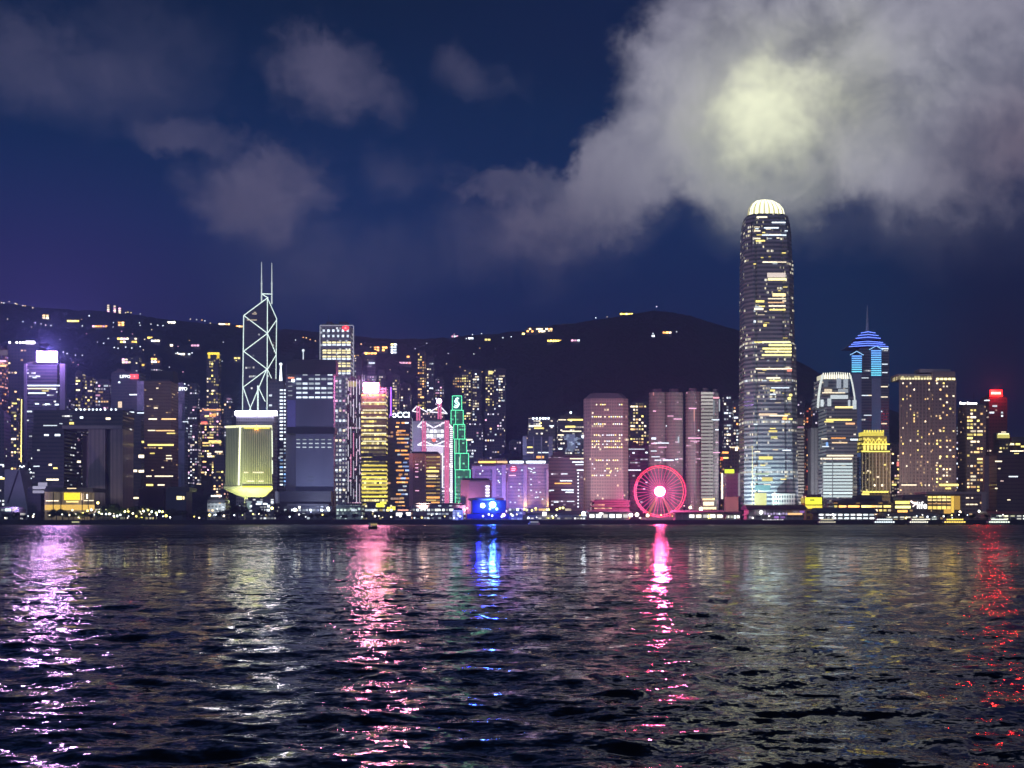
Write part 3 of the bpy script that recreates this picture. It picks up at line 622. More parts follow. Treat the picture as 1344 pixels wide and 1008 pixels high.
def disc_emblem(t, px, py, r, mat, dy=-1.5, n=8, name='emblem', sx=1.0):
    c = t.L(px, py, dy); R_ = r/F*t.Y
    q = [(c[0]+R_*sx*math.cos(2*math.pi*i/n+.39), c[2]+R_*math.sin(2*math.pi*i/n+.39)) for i in range(n)]
    m = MB(); m.face([(x, c[1], z) for x, z in q]); m.face([(x, c[1]+1, z) for x, z in reversed(q)])
    for i in range(n): (a, b), (d_, e) = q[i], q[(i+1) % n]; m.face([(d_, c[1], e), (a, c[1], b), (a, c[1]+1, b), (d_, c[1]+1, e)])
    return m.build(name, mat, t.root)
disc_emblem(t, 453.5, 430.5, 3.2, glow('red_emblem', (1,.03,.04,1), 3.2), sx=1.45)
t.text('C', 453.5, 430.5, 2.2, (1,.5,.5), 2.4, dy=-2.4)
t = Tower('slim tower striped with upright white and pink light tubes beside the yellow tower', 455, 479, 499, 1440, facade((.09,.09,.13), (.04,.045,.065), ww=3, fh=4.5, mu=.15, mv=.25, cell=.22, run=.1, A=PNK, B=COOL, power=1.1, dim=.03), d=26)
r = random.Random(4)
for k, px in enumerate((457,460.5,464,468,472,475.5,478)):
    y = 498-2*k*.6+r.random()*6
    while y < 655:
        L_ = r.uniform(10, 42)
        t.tubes('light_tube', [((px, y, -.5), (px, min(660, y+L_), -.5))], .38, glow('light_tube', r.choice(((.85,.85,1,1),(1,.75,.95,1),(.85,.85,1,1),(1,.35,.6,1) if y > 560 else (.9,.9,1,1))), r.choice((.7,1.1))))
        y += L_+r.uniform(4, 14)
t.bar(474.5,478.5,571,14,(1,.08,.25,1),1.4,-.8,'red_panel'); t.bar(457,468,504,7,(.9,.75,.25,1),.5,-.3)
yl = facade((.16,.14,.07), (.10,.09,.04), ww=3.0, fh=5.1, mu=.04, mv=.27, cell=.25, run=.35, row=.55, A=(1,.78,.12,1), B=(1,.85,.45,1), power=1.9, dim=.10)
t = Tower('yellow lit banded office tower under a glaring pink and white roof sign', 474, 509, 517, 1400, yl, d=34)
t.block('crown', 478.5, 507, 508, 517.2, [facade((.15,.12,.13), ww=3, fh=3.4, mu=.2, mv=.25, cell=.35, A=ORG, B=PNK, power=1.5), ROOF], 3, 24)
t.sign(477.5, 496.5, 503.2, 514.8, (1,.28,.50), 150, dy=0, dd=3); added_sign_glow(t, 487, 500, -10, (1,.25,.6), 110000); t.block('sign_frame', 476.5, 497.8, 502, 516, paint('red_frame', (.5,.05,.05), .5), 1.0, 2)
for a, b, y_, h in ((474,489,597,5),(489,509,599.5,3),(474,509,603,4)): t.bar(a, b, y_, h, (.02,.02,.03,1), .02, -.4, 'dark_floor')
for k in range(13):
    py = 523+k*5.1
    if k % 2: t.bar(476,507,py,1.3,(1,.92,.6,1),1.3,-.3)
for k in range(9):
    py = 611+k*5.1
    t.bar(475,508,py,2.0,(1,.80,.10,1),rng.choice((1.0,1.5)),-.3)
t = Tower('neon violet needle spire on a dark block beside the yellow tower', 508, 519, 548, 1640, facade((.06,.05,.1), cell=.03), d=12, name='spire_tower')
t.tubes('neon_spire', [((513,548,4),(513,508,4))], .9, glow('neon_violet', (.42,.12,1,1), 2.6)); t.tubes('neon_edge', [((510.5,552,-.5),(513,540,3)),((515.5,552,-.5),(513,540,3))], .5, glow('neon_violet', (.42,.12,1,1), 2.6))
t = Tower('dark tower with orange and blue lit floors under glowing white letters', 509, 541, 548, 1420, facade((.035,.045,.08), (.02,.03,.055), ww=3.2, fh=4.6, mu=.05, mv=.25, cell=.03, run=.05, A=ORG, B=COOL, power=1, dim=.02), d=30)
r = random.Random(9)
for j in range(22):
    py = 555+j*5.2
    for k in range(3):
        if r.random() < .72:
            a = 518.5+r.random()*4+k*5; t.bar(a, min(537, a+r.uniform(4, 9)), py, 2.0, r.choice((ORG, WARM, (.4,.55,1,1), COOL, ORG)), r.choice((.7,1.2,1.8)), -.3)
t.text('\u0254CCI', 526.5, 544.8, 7.4, (.80,.93,1), 4, dy=-1, wpx=22, bold=.1)
t.block('sign_frame', 516, 538, 540, 549.5, DARKMETAL, 0, 3)
# --- the masted bank ----------------------------------------------------------------
SUIT = paint('grey_steel', (.35,.36,.42), .45)
t = Tower('suspended steel bank tower with white coathanger trusses and pink service masts', 540, 594, 552, 1600, facade((.30,.28,.36), (.14,.13,.2), ww=2.4, fh=4.1, mu=.08, mv=.28, cell=.25, run=.2, A=(.9,.8,1,1), B=(1,.7,.85,1), power=1.4, dim=.3), foot=[(553,0),(590,0),(590,50),(553,50)])
t.block('side_bay', 541, 556, 552, 668, SUIT, 6, 30); t.block('upper_block', 549, 582, 541, 552.5, [facade((.10,.09,.14), ww=2.5, fh=4, cell=.2, A=NEUT, B=PNK), ROOF], 10, 26)
WT = glow('white_truss', (.92,.88,1,1), 1.7); PK = glow('pink_mast', (1,.20,.45,1), .8)
for segs in ([(547,533),(541,539.5),(549,541)],[(547,533),(561,541)],[(577.5,533),(564,540.5),(575,541.5)],[(577.5,533),(587,543),(578,541)]):
    t.tubes('truss', list(zip([(a,b,9) for a,b in segs][:-1], [(a,b,9) for a,b in segs][1:])), .75, WT)
for segs in ([(554.5,553),(548,560),(556,561)],[(554.5,553),(569,561.6)],[(586,553),(570,561.3)],[(586,553),(594,561.6),(586,560)],[(548,584),(557,579)],[(557,579),(570,585),(583,579)],[(583,579),(593.5,586)],[(548,584),(593.5,586)],[(578,613),(594,612)],[(586,605),(594,614)],[(578,645),(594,644)],[(586,638),(594,646)]):
    t.tubes('truss', list(zip([(a,b,-2) for a,b in segs][:-1], [(a,b,-2) for a,b in segs][1:])), .85, WT)
def mast(px, y0, y1, dy, r=2.0):
    m = MB()
    for off in (-1.6, 1.6): m.tube(t.L(px+off, y1, dy), t.L(px+off, y0, dy), r*.55, 8)
    for k in range(int((y1-y0)/5)): m.tube(t.L(px-1.6, y0+2+k*5, dy), t.L(px+1.6, y0+2+k*5, dy), .5, 5)
    m.build('service_mast', PK, t.root)
mast(549, 533, 552, 9); mast(577, 528, 552, 9); mast(556.5, 553, 668, -2.5); mast(586.5, 552, 668, -2.5, 2.6)
MB().ball(t.L(576.5,526.5,9), 3.4, 14, 10).build('beacon_ball', glow('beacon_ball', (1,.45,.85,1), 16, True), t.root)
for row, py in enumerate((566,572)):
    for k in range(5): t.bar(560+k*4.6, 563.8+k*4.6, py, 4.3, (.93,.93,1,1), 1.7 if (row+k) % 3 else .8, -.5)
disc_emblem(t, 569.5, 577.5, 2.3, glow('red_emblem', (1,.10,.06,1), 2.6), n=6)
t.bar(560,582,590.5,8.5,(.9,.75,1,1),.95,-.5,'light_wall'); t.bar(578,581.5,618,44,(.95,.88,1,1),1.8,-1.2,'lit_stair')
t.bar(537.5,541.5,575,52,(.75,.78,.95,1),.6,4,'stair_tower')
m = MB()
for k in range(38): a = t.L(590.6, 561+k*2.65, -3); m.box(a[0], a[0]+3.6, a[1]-.5, a[1], a[2]-.85, a[2]+.85)
m.build('lit_louvre', glow('lit_louvre', (.93,.93,1,1), 1.7), t.root)
# --- green stepped tower ---------------------------------------------------------------
gt = facade((.05,.10,.09), (.02,.05,.045), ww=3.2, fh=4.4, mu=.1, mv=.25, cell=.09, run=.02, A=(.15,1,.5,1), B=(.4,1,.6,1), power=1.0, dim=.12)  # green tint of the faces put in as faint glow in the glass
t = Tower('stepped tower outlined in green neon with a pale knot emblem on top', 592, 617, 520, 1545, gt, d=30, body=False, name='stepped_tower')
GE = glow('green_neon', (.14,1,.5,1), 1.9)
for i, (a, b, y0, y1) in enumerate(((593.7,606,519.6,538.4),(592,608,538.4,557),(595.5,610,557,576.2),(596.5,612.5,576.2,595),(597,615,595,616.5),(597.5,617,616.5,672))):
    t.block('facade', a, b, y0, y1, [gt, ROOF], 10-i*2, 22+i*2)
    dy = 10-i*2-.6; yy = min(y1, 660)
    t.tubes('neon_edge', [((a,y0,dy),(b,y0,dy)),((a,y0,dy),(a,yy,dy)),((b,y0,dy),(b,yy,dy))], .42, GE)
    if 1 <= i < 5: t.tubes('neon_edge', [(((a+b)/2-2,y0,dy),((a+b)/2-2,yy,dy))], .34, GE)
t.tubes('neon_edge', [((598.5,578,3),(598.5,660,3)),((603,600,1),(603,660,1))], .5, glow('pale_neon', (.6,1,.75,1), .9))
t.bar(594.3,605.4,529,17,(.02,.33,.28,1),.32,9,'sign_board')
SN = glow('knot_emblem', (.55,1,.9,1), 3)
def ribbon(t, pts, r, name, mat, dy):
    m = MB()
    for a, b in zip(pts[:-1], pts[1:]): m.tube(t.L(*a, dy), t.L(*b, dy), r, 6); m.ball(t.L(*b, dy), r, 6, 4)
    return m.build(name, mat, t.root)
S1 = [(602.3,523.2),(600.2,522.4),(598.3,523.6),(598.4,525.6),(600.3,527.3),(602.2,529),(602.5,531),(601,532.6),(598.8,532.8),(597.2,531.8)]
ribbon(t, S1, .75, 'knot_emblem', SN, 8); ribbon(t, [(x-1.2, y+2.2) for x, y in S1], .65, 'knot_emblem', SN, 8)
t.bar(612,617,577.5,1.4,NEUT,2,2); t.bar(610,620,577,1.5,(1,.9,.7,1),2.2,6,'balcony_light')
# --- brown louvred hall block in front ----------------------------------------------------
lv = facade((.19,.13,.09), (.10,.06,.03), ww=12, fh=4.1, mu=.02, mv=.30, cell=.75, run=.3, A=(1,.62,.2,1), B=(1,.8,.3,1), power=.85, dim=.05)
t = Tower('reddish brown civic block with a wing of yellow lit louvred floors', 537, 579, 595, 1370, facade((.32,.17,.15), (.25,.13,.12), ww=3, fh=4.6, mu=.3, mv=.3, cell=.02, A=NEUT, B=PNK, power=.8, dim=0), d=30, name='civic_block', cat='building')
t.block('louvred_wing', 559, 578, 596.5, 672, [lv, ROOF], -2, 12); t.block('stone_pier', 537, 542.5, 595, 672, paint('pink_stone', (.42,.22,.24), .7), -1.2, 8); t.block('wing_edge', 577.7, 579.4, 597, 672, PALE, -2.5, 12); t.block('wing_edge', 557.8, 559.4, 597, 672, paint('red_pier', (.36,.2,.18), .7), -2.6, 12)
for b in ((563,572,613.5,1.4,YEL,1.6),(560,576,618.5,2.5,YEL,1.8),(561,575,625,1.5,NEUT,1.4),(560,570,638,2,ORG,1.2),(560,577,653,2.4,ORG,1.6),(566,577,660,2.8,ORG,1.5)): t.bar(*b, -2.3)
for b in ((545,549,609.5),(545,549,614),(545,549,619),(545,549,626),(545,550,644)): t.bar(*b, 1.2, PNK, 1.3)

FLOOD += [(22,668,1300,60,540,1600,(.62,.42,1),150000,'added violet floodlight before the amber hall aimed at the towers above'),(125,672,1300,135,600,1400,(1,.75,.68),60000,'added rosy floodlight at the foot of the gateway building'),
          (176,672,1325,190,570,1540,(.75,.62,1),200000,'added lilac floodlight between the gateway and the brown tower'),(408,672,1290,408,590,1360,(.6,.66,1),170000,'added blue floodlight below the bluish grey tower'),(436,600,1380,445,480,1600,(.75,.8,1),120000,'added cold floodlight beside the dotted square tower'),
          (556,668,1310,552,620,1370,(1,.58,.45),190000,'added rosy floodlight before the brown civic block'),(572,640,1420,572,560,1600,(.9,.7,1),240000,'added pale lilac floodlight behind the brown civic block'),(602,660,1480,602,590,1545,(.2,1,.45),190000,'added green floodlight at the foot of the stepped tower'),
          (520,640,1560,500,470,1900,(.75,.35,1),260000,'added magenta floodlight on the rise behind the yellow banded tower'),(640,640,1560,640,520,2200,(.35,.36,1),420000,'added violet floodlight on the rise behind the violet offices'),
]  # added lamps that brighten and tint facades, haze and hill

FLOOD += [(104,680,1268,104,672,1290,(1,.85,.2),2600,'yellow spot lamp on the grass before the row of small trees'),(150,679,1268,150,668,1292,(.9,1,.25),5000,'yellow green spot lamp under the tall tree beside the gateway'),(186,679,1272,186,668,1294,(1,.9,.15),5000,'yellow spot lamp under the bushy trees below the brown tower'),
          (720,680,1262,715,670,1284,(1,.9,.2),3000,'yellow spot lamp under the palms')]
# --- violet lit complex behind the blue pavilion ---------------------------------------------
vi = facade((.40,.36,.42), (.24,.22,.28), ww=3, fh=4.0, mu=.02, mv=.36, cell=.015, run=.01, A=PNK, B=COOL, power=1.4, dim=.02)
t = Tower('violet washed office block with tall rounded frames beside the green stepped tower', 619, 664, 610, 1450, vi, d=40, name='office_block', cat='building')
FR = paint('violet_frame', (.50,.46,.52), .6)
for a, b, y0 in ((620,623,612),(646,651,612),(658.5,664,610)): t.block('rounded_frame', a, b, y0, 672, FR, -2.2, 4)
t.block('frame_lintel', 623, 646, 612, 616, FR, -2.2, 4); t.block('roof_storey', 627, 664, 601.5, 609.8, [facade((.35,.3,.3), ww=3, fh=30, mu=.05, mv=0, cell=0, dim=.05, A=ORG), ROOF], 5, 26)
t.bar(628,651,606.5,2.6,(1,.55,.12,1),2.4,4.6,'light_band'); t.bar(652,666,606.5,3,(1,.60,.3,1),1.3,4.6,'light_band')
for px, py in ((631.5,611),(632,615),(633.5,618),(630,622),(648,614),(653,616),(655,619),(657,622),(660,625),(662,623),(664,620),(654,631),(655.5,633),(662,615)): t.bar(px-.7, px+.7, py, 1.4, COOL, 2.2, -.4, 'lamp')
t = Tower('violet grey office block with a white roof line and two flaming pilasters', 664, 720, 609, 1460, vi, d=40, name='office_block', cat='building')
for a, b in ((669,687),(690.5,716)): t.bar(a, b, 606.5, 2.8, COOL, 4, -.4, 'light_band')
t.block('roof_storey', 668, 717, 604, 609.3, ROOF, 3, 26)
t.block('pilaster', 687, 692, 611, 668, FR, -3, 5); t.block('pilaster', 717, 720, 616, 668, FR, -3, 5); t.block('pilaster', 664.5, 666.5, 632, 668, FR, -3, 4)
disc_emblem(t, 674, 615.5, 4.2, glow('red_sign', (1,.06,.22,1), .8), dy=-1.2, n=14, name='sign', sx=1.15)
for q in ((672,676,612.5),(671,677,615.3),(671,676,617.6),(668,677,624)): t.bar(*q, 1.1, PNK, 2, -2.6, 'sign_line')
for px, py in ((685,617),(694,614.5),(696,615),(698,616),(701,614.5),(697,619),(700,620.5),(702,620),(697,629),(697,636),(697,643.5),(704,646),(709,646),(681,643),(681,651),(703,653),(706,652.5),(712,655),(670,659),(676,659.5),(671,639),(682,635)): t.bar(px-1, px+1, py, 1.3, COOL, 1.6, -.4)
t = Tower('low pink walled hall with a violet front and four white stacked strokes', 604.5, 645, 630, 1330, facade((.42,.30,.36), ww=4, fh=60, mu=.5, cell=0, run=0, dim=0), d=36, name='civic_hall', cat='hall')
t.block('violet_front', 616, 643, 632, 672, paint('violet_front', (.30,.26,.40), .6), -2.5, 4)
for py in (638.5,642.5,646.5,650.5): t.bar(637.3,642.5,py,2.3,(.9,.85,1,1),2.2,-3,'sign_stroke')
FLOOD += [(650,672,1385,640,630,1440,(.30,.24,1),190000,'violet floodlight in front of the violet office block'),(684,670,1405,684,630,1450,(.5,.32,1),110000,'lilac floodlight before the pilastered office block'),
          (689.5,668.5,1450,689.5,640,1462,(1,.55,.05),16000,'amber floodlight at the foot of the wide pilaster'),(718.5,668.5,1450,718.5,640,1462,(1,.60,.1),12000,'amber floodlight at the foot of the slim corner pilaster'),
          (610,672,1305,612,650,1330,(1,.35,.6),60000,'pink floodlight in front of the pink walled hall')]
t = Tower('dark plum office block with thin lit strips and a dotted light column', 719, 766, 600, 1480, facade((.11,.09,.13), (.06,.05,.08), ww=3, fh=4.2, mu=.05, mv=.3, cell=.03, run=.05, A=COOL, B=PNK, power=1.4, dim=.015), d=32,
          bars=((728,750,634.5,1.4,ORG,2),(735,751,631,1.4,COOL,2),(737,753,643,1.4,COOL,2.2),(721,727,643.5,1.2,COOL,1.6),(742,753,646,1.4,COOL,2),(738,745,622,1.2,COOL,1.6),(744,754,658,1.2,COOL,1.4),(727,733,659,1.3,COOL,1.6),(748,766,602,1.4,NEUT,1.6),(751,766,606.5,1.6,COOL,2),(755,766,609.8,1.2,COOL,1.4),(757,766,617,1.4,COOL,2)))
for k in range(11): t.bar(758, 759.6, 621+k*4.4, 1.6, COOL, 2.4, -.3, 'lamp')
t = Tower('flat topped tower with lamps along its roof behind the grey framed slab', 693, 729, 549, 1760, facade((.12,.10,.13), (.05,.05,.07), ww=3.6, fh=4.6, mu=.1, mv=.26, cell=.16, run=.10, A=NEUT, B=COOL, power=2, dim=.03), d=30, nwin=14, wc=(YEL, COOL, NEUT),
          bars=((694,711,559,1.6,NEUT,2.6),(721,727,559,1.5,COOL,2),(701,714,562,2,YEL,1.6)), roofs=((699,724,546),))
for px in (700,704.5,709,713,716,720): MB().ball(t.L(px,549.2,-.5),1.5,8,5).build('roof_lamp', glow('roof_lamp', COOL, 5), t.root)
t = Tower('open grey frame slab with paired pillars below the flat topped tower', 686, 726, 573, 1660, facade((.10,.09,.12), (.05,.05,.07), ww=3.4, fh=5, mu=.1, mv=.3, cell=.06, run=.1, A=WARM, B=COOL, power=1.8, dim=.02), d=24, bars=((692,699,587,1.8,YEL,2),(704,714,600,3,ORG,1.8),(690,700,594,1.5,NEUT,2),(706,720,594,1.4,COOL,1.6)))
for a, b, c in ((686,691.5,597),(720,725.5,610),(700,701,605),(710,711.5,605)): t.block('pillar', a, b, 573, c, paint('mauve_stone', (.36,.31,.36), .65), -2, 3)
t = Tower('round topped tower carrying a cold blue lit picture wall beside the octagonal tower', 731, 766, 551, 1700, facade((.10,.10,.13), (.04,.045,.065), ww=3.4, fh=4.6, mu=.1, mv=.26, cell=.14, run=.14, A=NEUT, B=COOL, power=2, dim=.03), d=30,
          bars=((745,765,551,2,(1,.75,.2,1),2.4),(733,743,551,1.4,NEUT,1.6),(742,755,560,2.4,YEL,1.8),(738,763,566,1.5,NEUT,1.8),(732,740,571,1.6,NEUT,2),(733,738,577,1.5,NEUT,2),(733,738,589,2,COOL,2.4)))
t.block('upper_drum', 735, 762, 545.5, 551.3, ROOF, 4, 22); t.block('drum_cap', 741, 756, 542.5, 545.6, ROOF, 6, 16)
MB().ball(t.L(749,541.5,8),1.6,8,5).build('roof_lamp', glow('roof_lamp', COOL, 5), t.root)
r = random.Random(12)
for k in range(26):
    a, y_ = r.uniform(739,758), r.uniform(572,594); t.bar(a, a+r.uniform(1.5,5), y_, r.uniform(1.5,4), (.55,.68,1,1), r.choice((.25,.45,.8)), -.4, 'picture_panel')
t.bar(744.5,755,580,20,(.35,.42,.75,1),.35,-.3,'picture_panel'); MB().ball(t.L(765.3,573,-2),1.9,8,6).build('lamp', glow('lamp', COOL, 8), t.root)

# --- octagonal round-window tower --------------------------------------------------------
t = Tower('pinkish grey octagonal tower pierced by rows of small lit round windows', 766, 824.5, 523, 1480, facade((.36,.30,.31), (.20,.16,.17), ww=3.1, fh=4.05, mu=.2, mv=.22, cell=.03, run=.012, A=NEUT, B=YEL, power=1.8, dim=.01),
          foot=[(766,8),(775,0),(818,0),(824.5,7),(824.5,45),(816,53),(774,53),(766,46)], rim=0)
RW = MB(); n = 10
RW.face([(math.cos(2*math.pi*i/n)*.82, -.3, math.sin(2*math.pi*i/n)*.82) for i in range(n)]); RW.face([(math.cos(-2*math.pi*i/n)*.82, .15, math.sin(-2*math.pi*i/n)*.82) for i in range(n)])
for i in range(n):
    a, b = 2*math.pi*i/n, 2*math.pi*(i+1)/n
    RW.face([(math.cos(b)*.82,-.3,math.sin(b)*.82),(math.cos(a)*.82,-.3,math.sin(a)*.82),(math.cos(a)*.82,.15,math.sin(a)*.82),(math.cos(b)*.82,.15,math.sin(b)*.82)])
rws = [RW.mesh('window', glow('round_window', c, e)) for c, e in ((NEUT,2.4),(YEL,2.2),(COOL,2.0))]
rows = {531:(4,.5),547:(6,.9),556.5:(5,.6),571:(7,.6),575:(3,.3),579:(11,.75),583:(11,.7),587:(11,.7),604:(9,.7),609:(5,.3),615:(6,.5),618:(4,.3),624:(9,.55),631:(8,.4),636:(4,.3),640:(9,.6),645:(8,.6),649:(10,.6),538:(2,.2),567:(2,.2),592:(2,.2)}
wn = 0
for py, (cnt, prob) in rows.items():
    for k in range(15):
        if r.random() < prob and wn < 100:
            place('window', r.choice(rws), t.root, t.L(777.5+k*2.75, py, -.1)); wn += 1
zc_ = wz(523, t.Y)-t.base; ctr = (sum(p[0] for p in t.P)/8, sum(p[1] for p in t.P)/8)
MB().loft([(t.P, zc_-.2), ([(ctr[0]+(x-ctr[0])*.70, ctr[1]+(y-ctr[1])*.70) for x, y in t.P], wz(515, t.Y)-t.base)]).build('roof', [paint('mauve_roof', (.30,.25,.27), .7)]*2, t.root)
for k in range(1, 14): t.block('facade_groove', 776+k*3.05, 776.5+k*3.05, 524, 540, paint('groove', (.2,.17,.18), .7), -.25, .3)
FLOOD += [(795,668,1390,795,560,1480,(1,.80,.74),400000,'added rosy floodlight on the kerb before the octagonal tower')]  # added to brighten the octagonal tower's facade
t = Tower('low rosy brown podium hall with broad pale eaves in front of the octagonal tower', 777, 826, 658, 1340, facade((.2,.17,.17), (.12,.1,.1), ww=4, fh=3.8, mu=.05, mv=.35, cell=.08, A=WARM, B=NEUT, power=1.5, dim=.02), d=40, name='podium_hall', cat='building')
for py in (657,663.5): t.block('eave', 776, 827, py, py+1.5, paint('eave_tan', (.22,.18,.18), .7), -2, 30)
Tower('dark slope side apartment tower with bright yellow windows between octagonal and twin round towers', 825, 852, 530, 2000, facade((.08,.07,.09), ww=4.6, fh=5.4, cell=.10, A=YEL, B=NEUT, power=2.2), d=24, name='apartment_tower', nwin=34, ww=4.6, fh=5.4, wrange=(532,590), wc=(YEL, NEUT, WARM), wE=(1.4,3.2))
Tower('violet dark office block behind the observation wheel with two long lit slots', 824, 856, 586, 1580, facade((.13,.09,.14), (.07,.05,.08), ww=3.4, fh=4.3, mu=.05, mv=.3, cell=.02, run=.02, A=COOL, B=PNK, power=1.2, dim=.015), d=30, bars=((824,841,617,1.4,COOL,1.8),(830,833,594.5,2,COOL,2),(847,850,594,2,COOL,2),(825,846,569.5+20,1.2,COOL,1)))
# --- twin round-ended towers ----------------------------------------------------------------
ex = facade((.26,.20,.21), (.17,.13,.14), ww=2.2, fh=4.2, mu=.05, mv=.30, cell=.025, run=.035, A=PNK, B=COOL, power=1.0, dim=.012)
def exchange(label, segs, Y, yt):
    a0, a1 = segs[0][0], segs[-1][1]
    t = Tower(label, a0, a1, yt+1, Y, ex, d=36, body=False)
    for i, (a, b, top) in enumerate(segs):
        xa, xb = t.L(a, 600)[0], t.L(b, 600)[0]; c, w = (xa+xb)/2, (xb-xa)/2; n = 16
        P = [(c+w*(-1 if False else 1)*math.cos(-math.pi/2+2*math.pi*k/n-math.pi/n*0), t.f+14+min(14, w*.9)*math.sin(-math.pi/2+2*math.pi*k/n)) for k in range(n)]
        P = [(c+max(-w, min(w, (x-c)*1.12)), y) for x, y in P]
        m = MB().loft([(P, 0), (P, wz(top, Y)-t.base)]); m.build('facade', [ex, ROOF], t.root)
        Q = [(c+(x-c)*.55, t.f+14+(y-t.f-14)*.55) for x, y in P]
        MB().loft([(Q, wz(top, Y)-t.base-.3), (Q, wz(top, Y)-t.base+4.5)]).build('roof_plant', [paint('mauve_plant', (.2,.16,.18), .7), ROOF], t.root)
    return t
t = exchange('rose brown twin shaft tower standing right behind the observation wheel', [(853.5,875,514),(875.5,898,514)], 1520, 511)
for b in ((855,862,582,1.6,PNK,1.8),(858,878,581.5,1.4,COOL,1.6),(884,895,550,1.8,PNK,1),(857,861,539.5,1.4,PNK,1.4),(876,884,546,1.3,PNK,1),(859,868,604,1.5,COOL,1.4),(870,884,604,1.8,COOL,1.8),(886,890,603,1.6,COOL,1.6),(855,866,599.5,1.3,COOL,1.2),(864,875,587,1.5,PNK,1),(855,861,575.5,2.4,COOL,2),(889.5,891.5,577,8,COOL,.7),(857,858.5,517,4,(1,.4,.4,1),.6),(874,875,559,2,COOL,1.8),(854,862,592,1.5,COOL,1.1)): t.bar(*b)
t = exchange('rose brown three shaft tower with a column of white striped balconies', [(902,921,513),(921.5,935,512.5),(935.5,945.5,514)], 1520, 510)
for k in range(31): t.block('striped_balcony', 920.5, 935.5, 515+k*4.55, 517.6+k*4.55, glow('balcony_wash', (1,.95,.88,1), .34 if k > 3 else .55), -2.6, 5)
for b in ((904,914,536,1.4,PNK,1.4),(903,920,575,1.4,PNK,1.5),(936,944,522,2,(1,.4,.5,1),1.4),(934,944,551,1.3,COOL,1.6),(934,945,594,1.4,PNK,1.3),(910.5,912,545,16,(1,.45,.4,1),.7),(911,912,560,22,PNK,.3),(906,918,579,1.2,PNK,1),(936,938,535,20,COOL,.25),(943.5,945,532,16,COOL,.5),(939,943,564,1.5,COOL,2),(916,918,565,1.5,COOL,2),(922,938,655,3,(1,.7,.3,1),2),(923,937,661,5,(1,.85,.55,1),1.8),(920,940,667,3,(1,.8,.4,1),2)): t.bar(*b, dy=-1)
FLOOD += [(898,664,1400,898,560,1520,(1,.70,.68),250000,'rosy floodlight between the two round ended towers')]
t = Tower('thin apartment tower with pale dotted windows left of the giant tower', 948, 961, 520, 1960, facade((.10,.09,.11), ww=4, fh=5, cell=.2, A=COOL, B=NEUT, power=1.8), d=22, name='apartment_tower', nwin=34, ww=4, fh=5, wc=(COOL, NEUT))
Tower('dark apartment tower with few pale windows touching the giant tower', 960, 976, 527, 2040, facade((.10,.09,.11), ww=4.4, fh=5.4, cell=.14, A=COOL, B=NEUT, power=1.8), d=22, name='apartment_tower', nwin=20, ww=4.4, fh=5.4, wc=(COOL, NEUT, ORG))
t = Tower('brown round corner block with orange lights on its terraces', 945, 963, 592, 1700, facade((.16,.11,.1), ww=4, fh=4.6, cell=.12, A=ORG, B=YEL, power=2), d=24, name='office_block', cat='building', bars=((948,956,594,2.4,ORG,2.4),(949,956,601,2,YEL,2),(946,949,602,4,(1,.1,.05,1),2)))
t = Tower('tan round tower with a lit ring near its top beside the giant tower', 958, 972, 588, 1640, facade((.26,.17,.13), ww=4, fh=5, mu=.3, mv=.3, cell=.03), d=20, bars=((958,971,587,1.4,(1,.8,.5,1),1.6),(965,968,589.5,4,(1,.9,.7,1),3)))
t = Tower('small mauve office block with a yellow green lit box on its roof', 950, 972, 621, 1420, facade((.22,.18,.25), (.16,.13,.18), ww=4, fh=5, mu=.2, mv=.3, cell=.05, run=0, A=NEUT, B=NEUT, power=.7), d=24, name='office_block', cat='building')
t.sign(951, 963.2, 616, 621.2, (.78,1,.05), 1.3); t.bar(946.6,949,638,34,(1,.9,.8,1),1.5,-1,'lit_strip'); t.bar(969,971.4,636,30,(.75,.72,.8,1),.4,-1,'lit_strip')
t.block('yellow_wall', 949, 966, 652.5, 672, paint('sand_wall', (.5,.48,.32), .7), -16, 8)

# --- the giant tower ----------------------------------------------------------------------------
gl = facade((.28,.30,.34), (.06,.07,.10), ww=1.9, fh=5.2, mu=.0, mv=.24, cell=.03, run=.09, row=.07, A=(1,.86,.5,1), B=COOL, power=1.3, dim=.03, gloss=.12)
Y = 1500
t = Tower('giant tapering tower with banded glass and a glowing white fin crown', 973, 1044, 280, Y, gl, d=56, body=False, name='giant_tower')
def ring(hw, c, dep):
    """notched square plan: half width hw about centre c (pixels at the front), depth dep"""
    pts = []
    q = [(-1,.22),(-.72,0.02),(-.64,0.02),(-.62,.07),(-.58,.07),(-.56,0),(.42,0),(.46,.05),(.52,.05),(.54,.02),(.72,.03),(1,.24),(1,.76),(.72,1),(-.72,1),(-1,.76)]
    for u, v in q: pts.append((t.L(c+5.5+hw*u, 600)[0], t.f+28-dep/2+dep*v))
    return pts
prof = [(668,36,1009),(560,35.3,1008.5),(470,34.6,1008),(451,34.4,1007.7),(450,33.4,1007.2),(340,32.6,1006.3),(339,31.6,1006.0),(303,30.8,1005.6),(288,29.2,1005.2),(279,27.0,1004.8)]
MB().loft([(ring(hw, c, 2*hw/F*Y*.94), wz(py, Y)-t.base) for py, hw, c in prof]).build('facade', [gl, ROOF], t.root)
CW = glow('crown_light', (1,1,.72,1), 2.3)
crown = [(279.5,25.0,1004.6),(270,23.0,1004.5),(263,18.5,1004.3),(258,12,1004.2),(256,6,1004.2)]
gcm, gt_, gp = newmat('crown_inner')
gp.inputs['Base Color'].default_value = (.5,.5,.4,1); gp.inputs['Emission Color'].default_value = (1,.97,.5,1); gp.inputs['Emission Strength'].default_value = 0.5; gcm.cycles.emission_sampling = 'NONE'
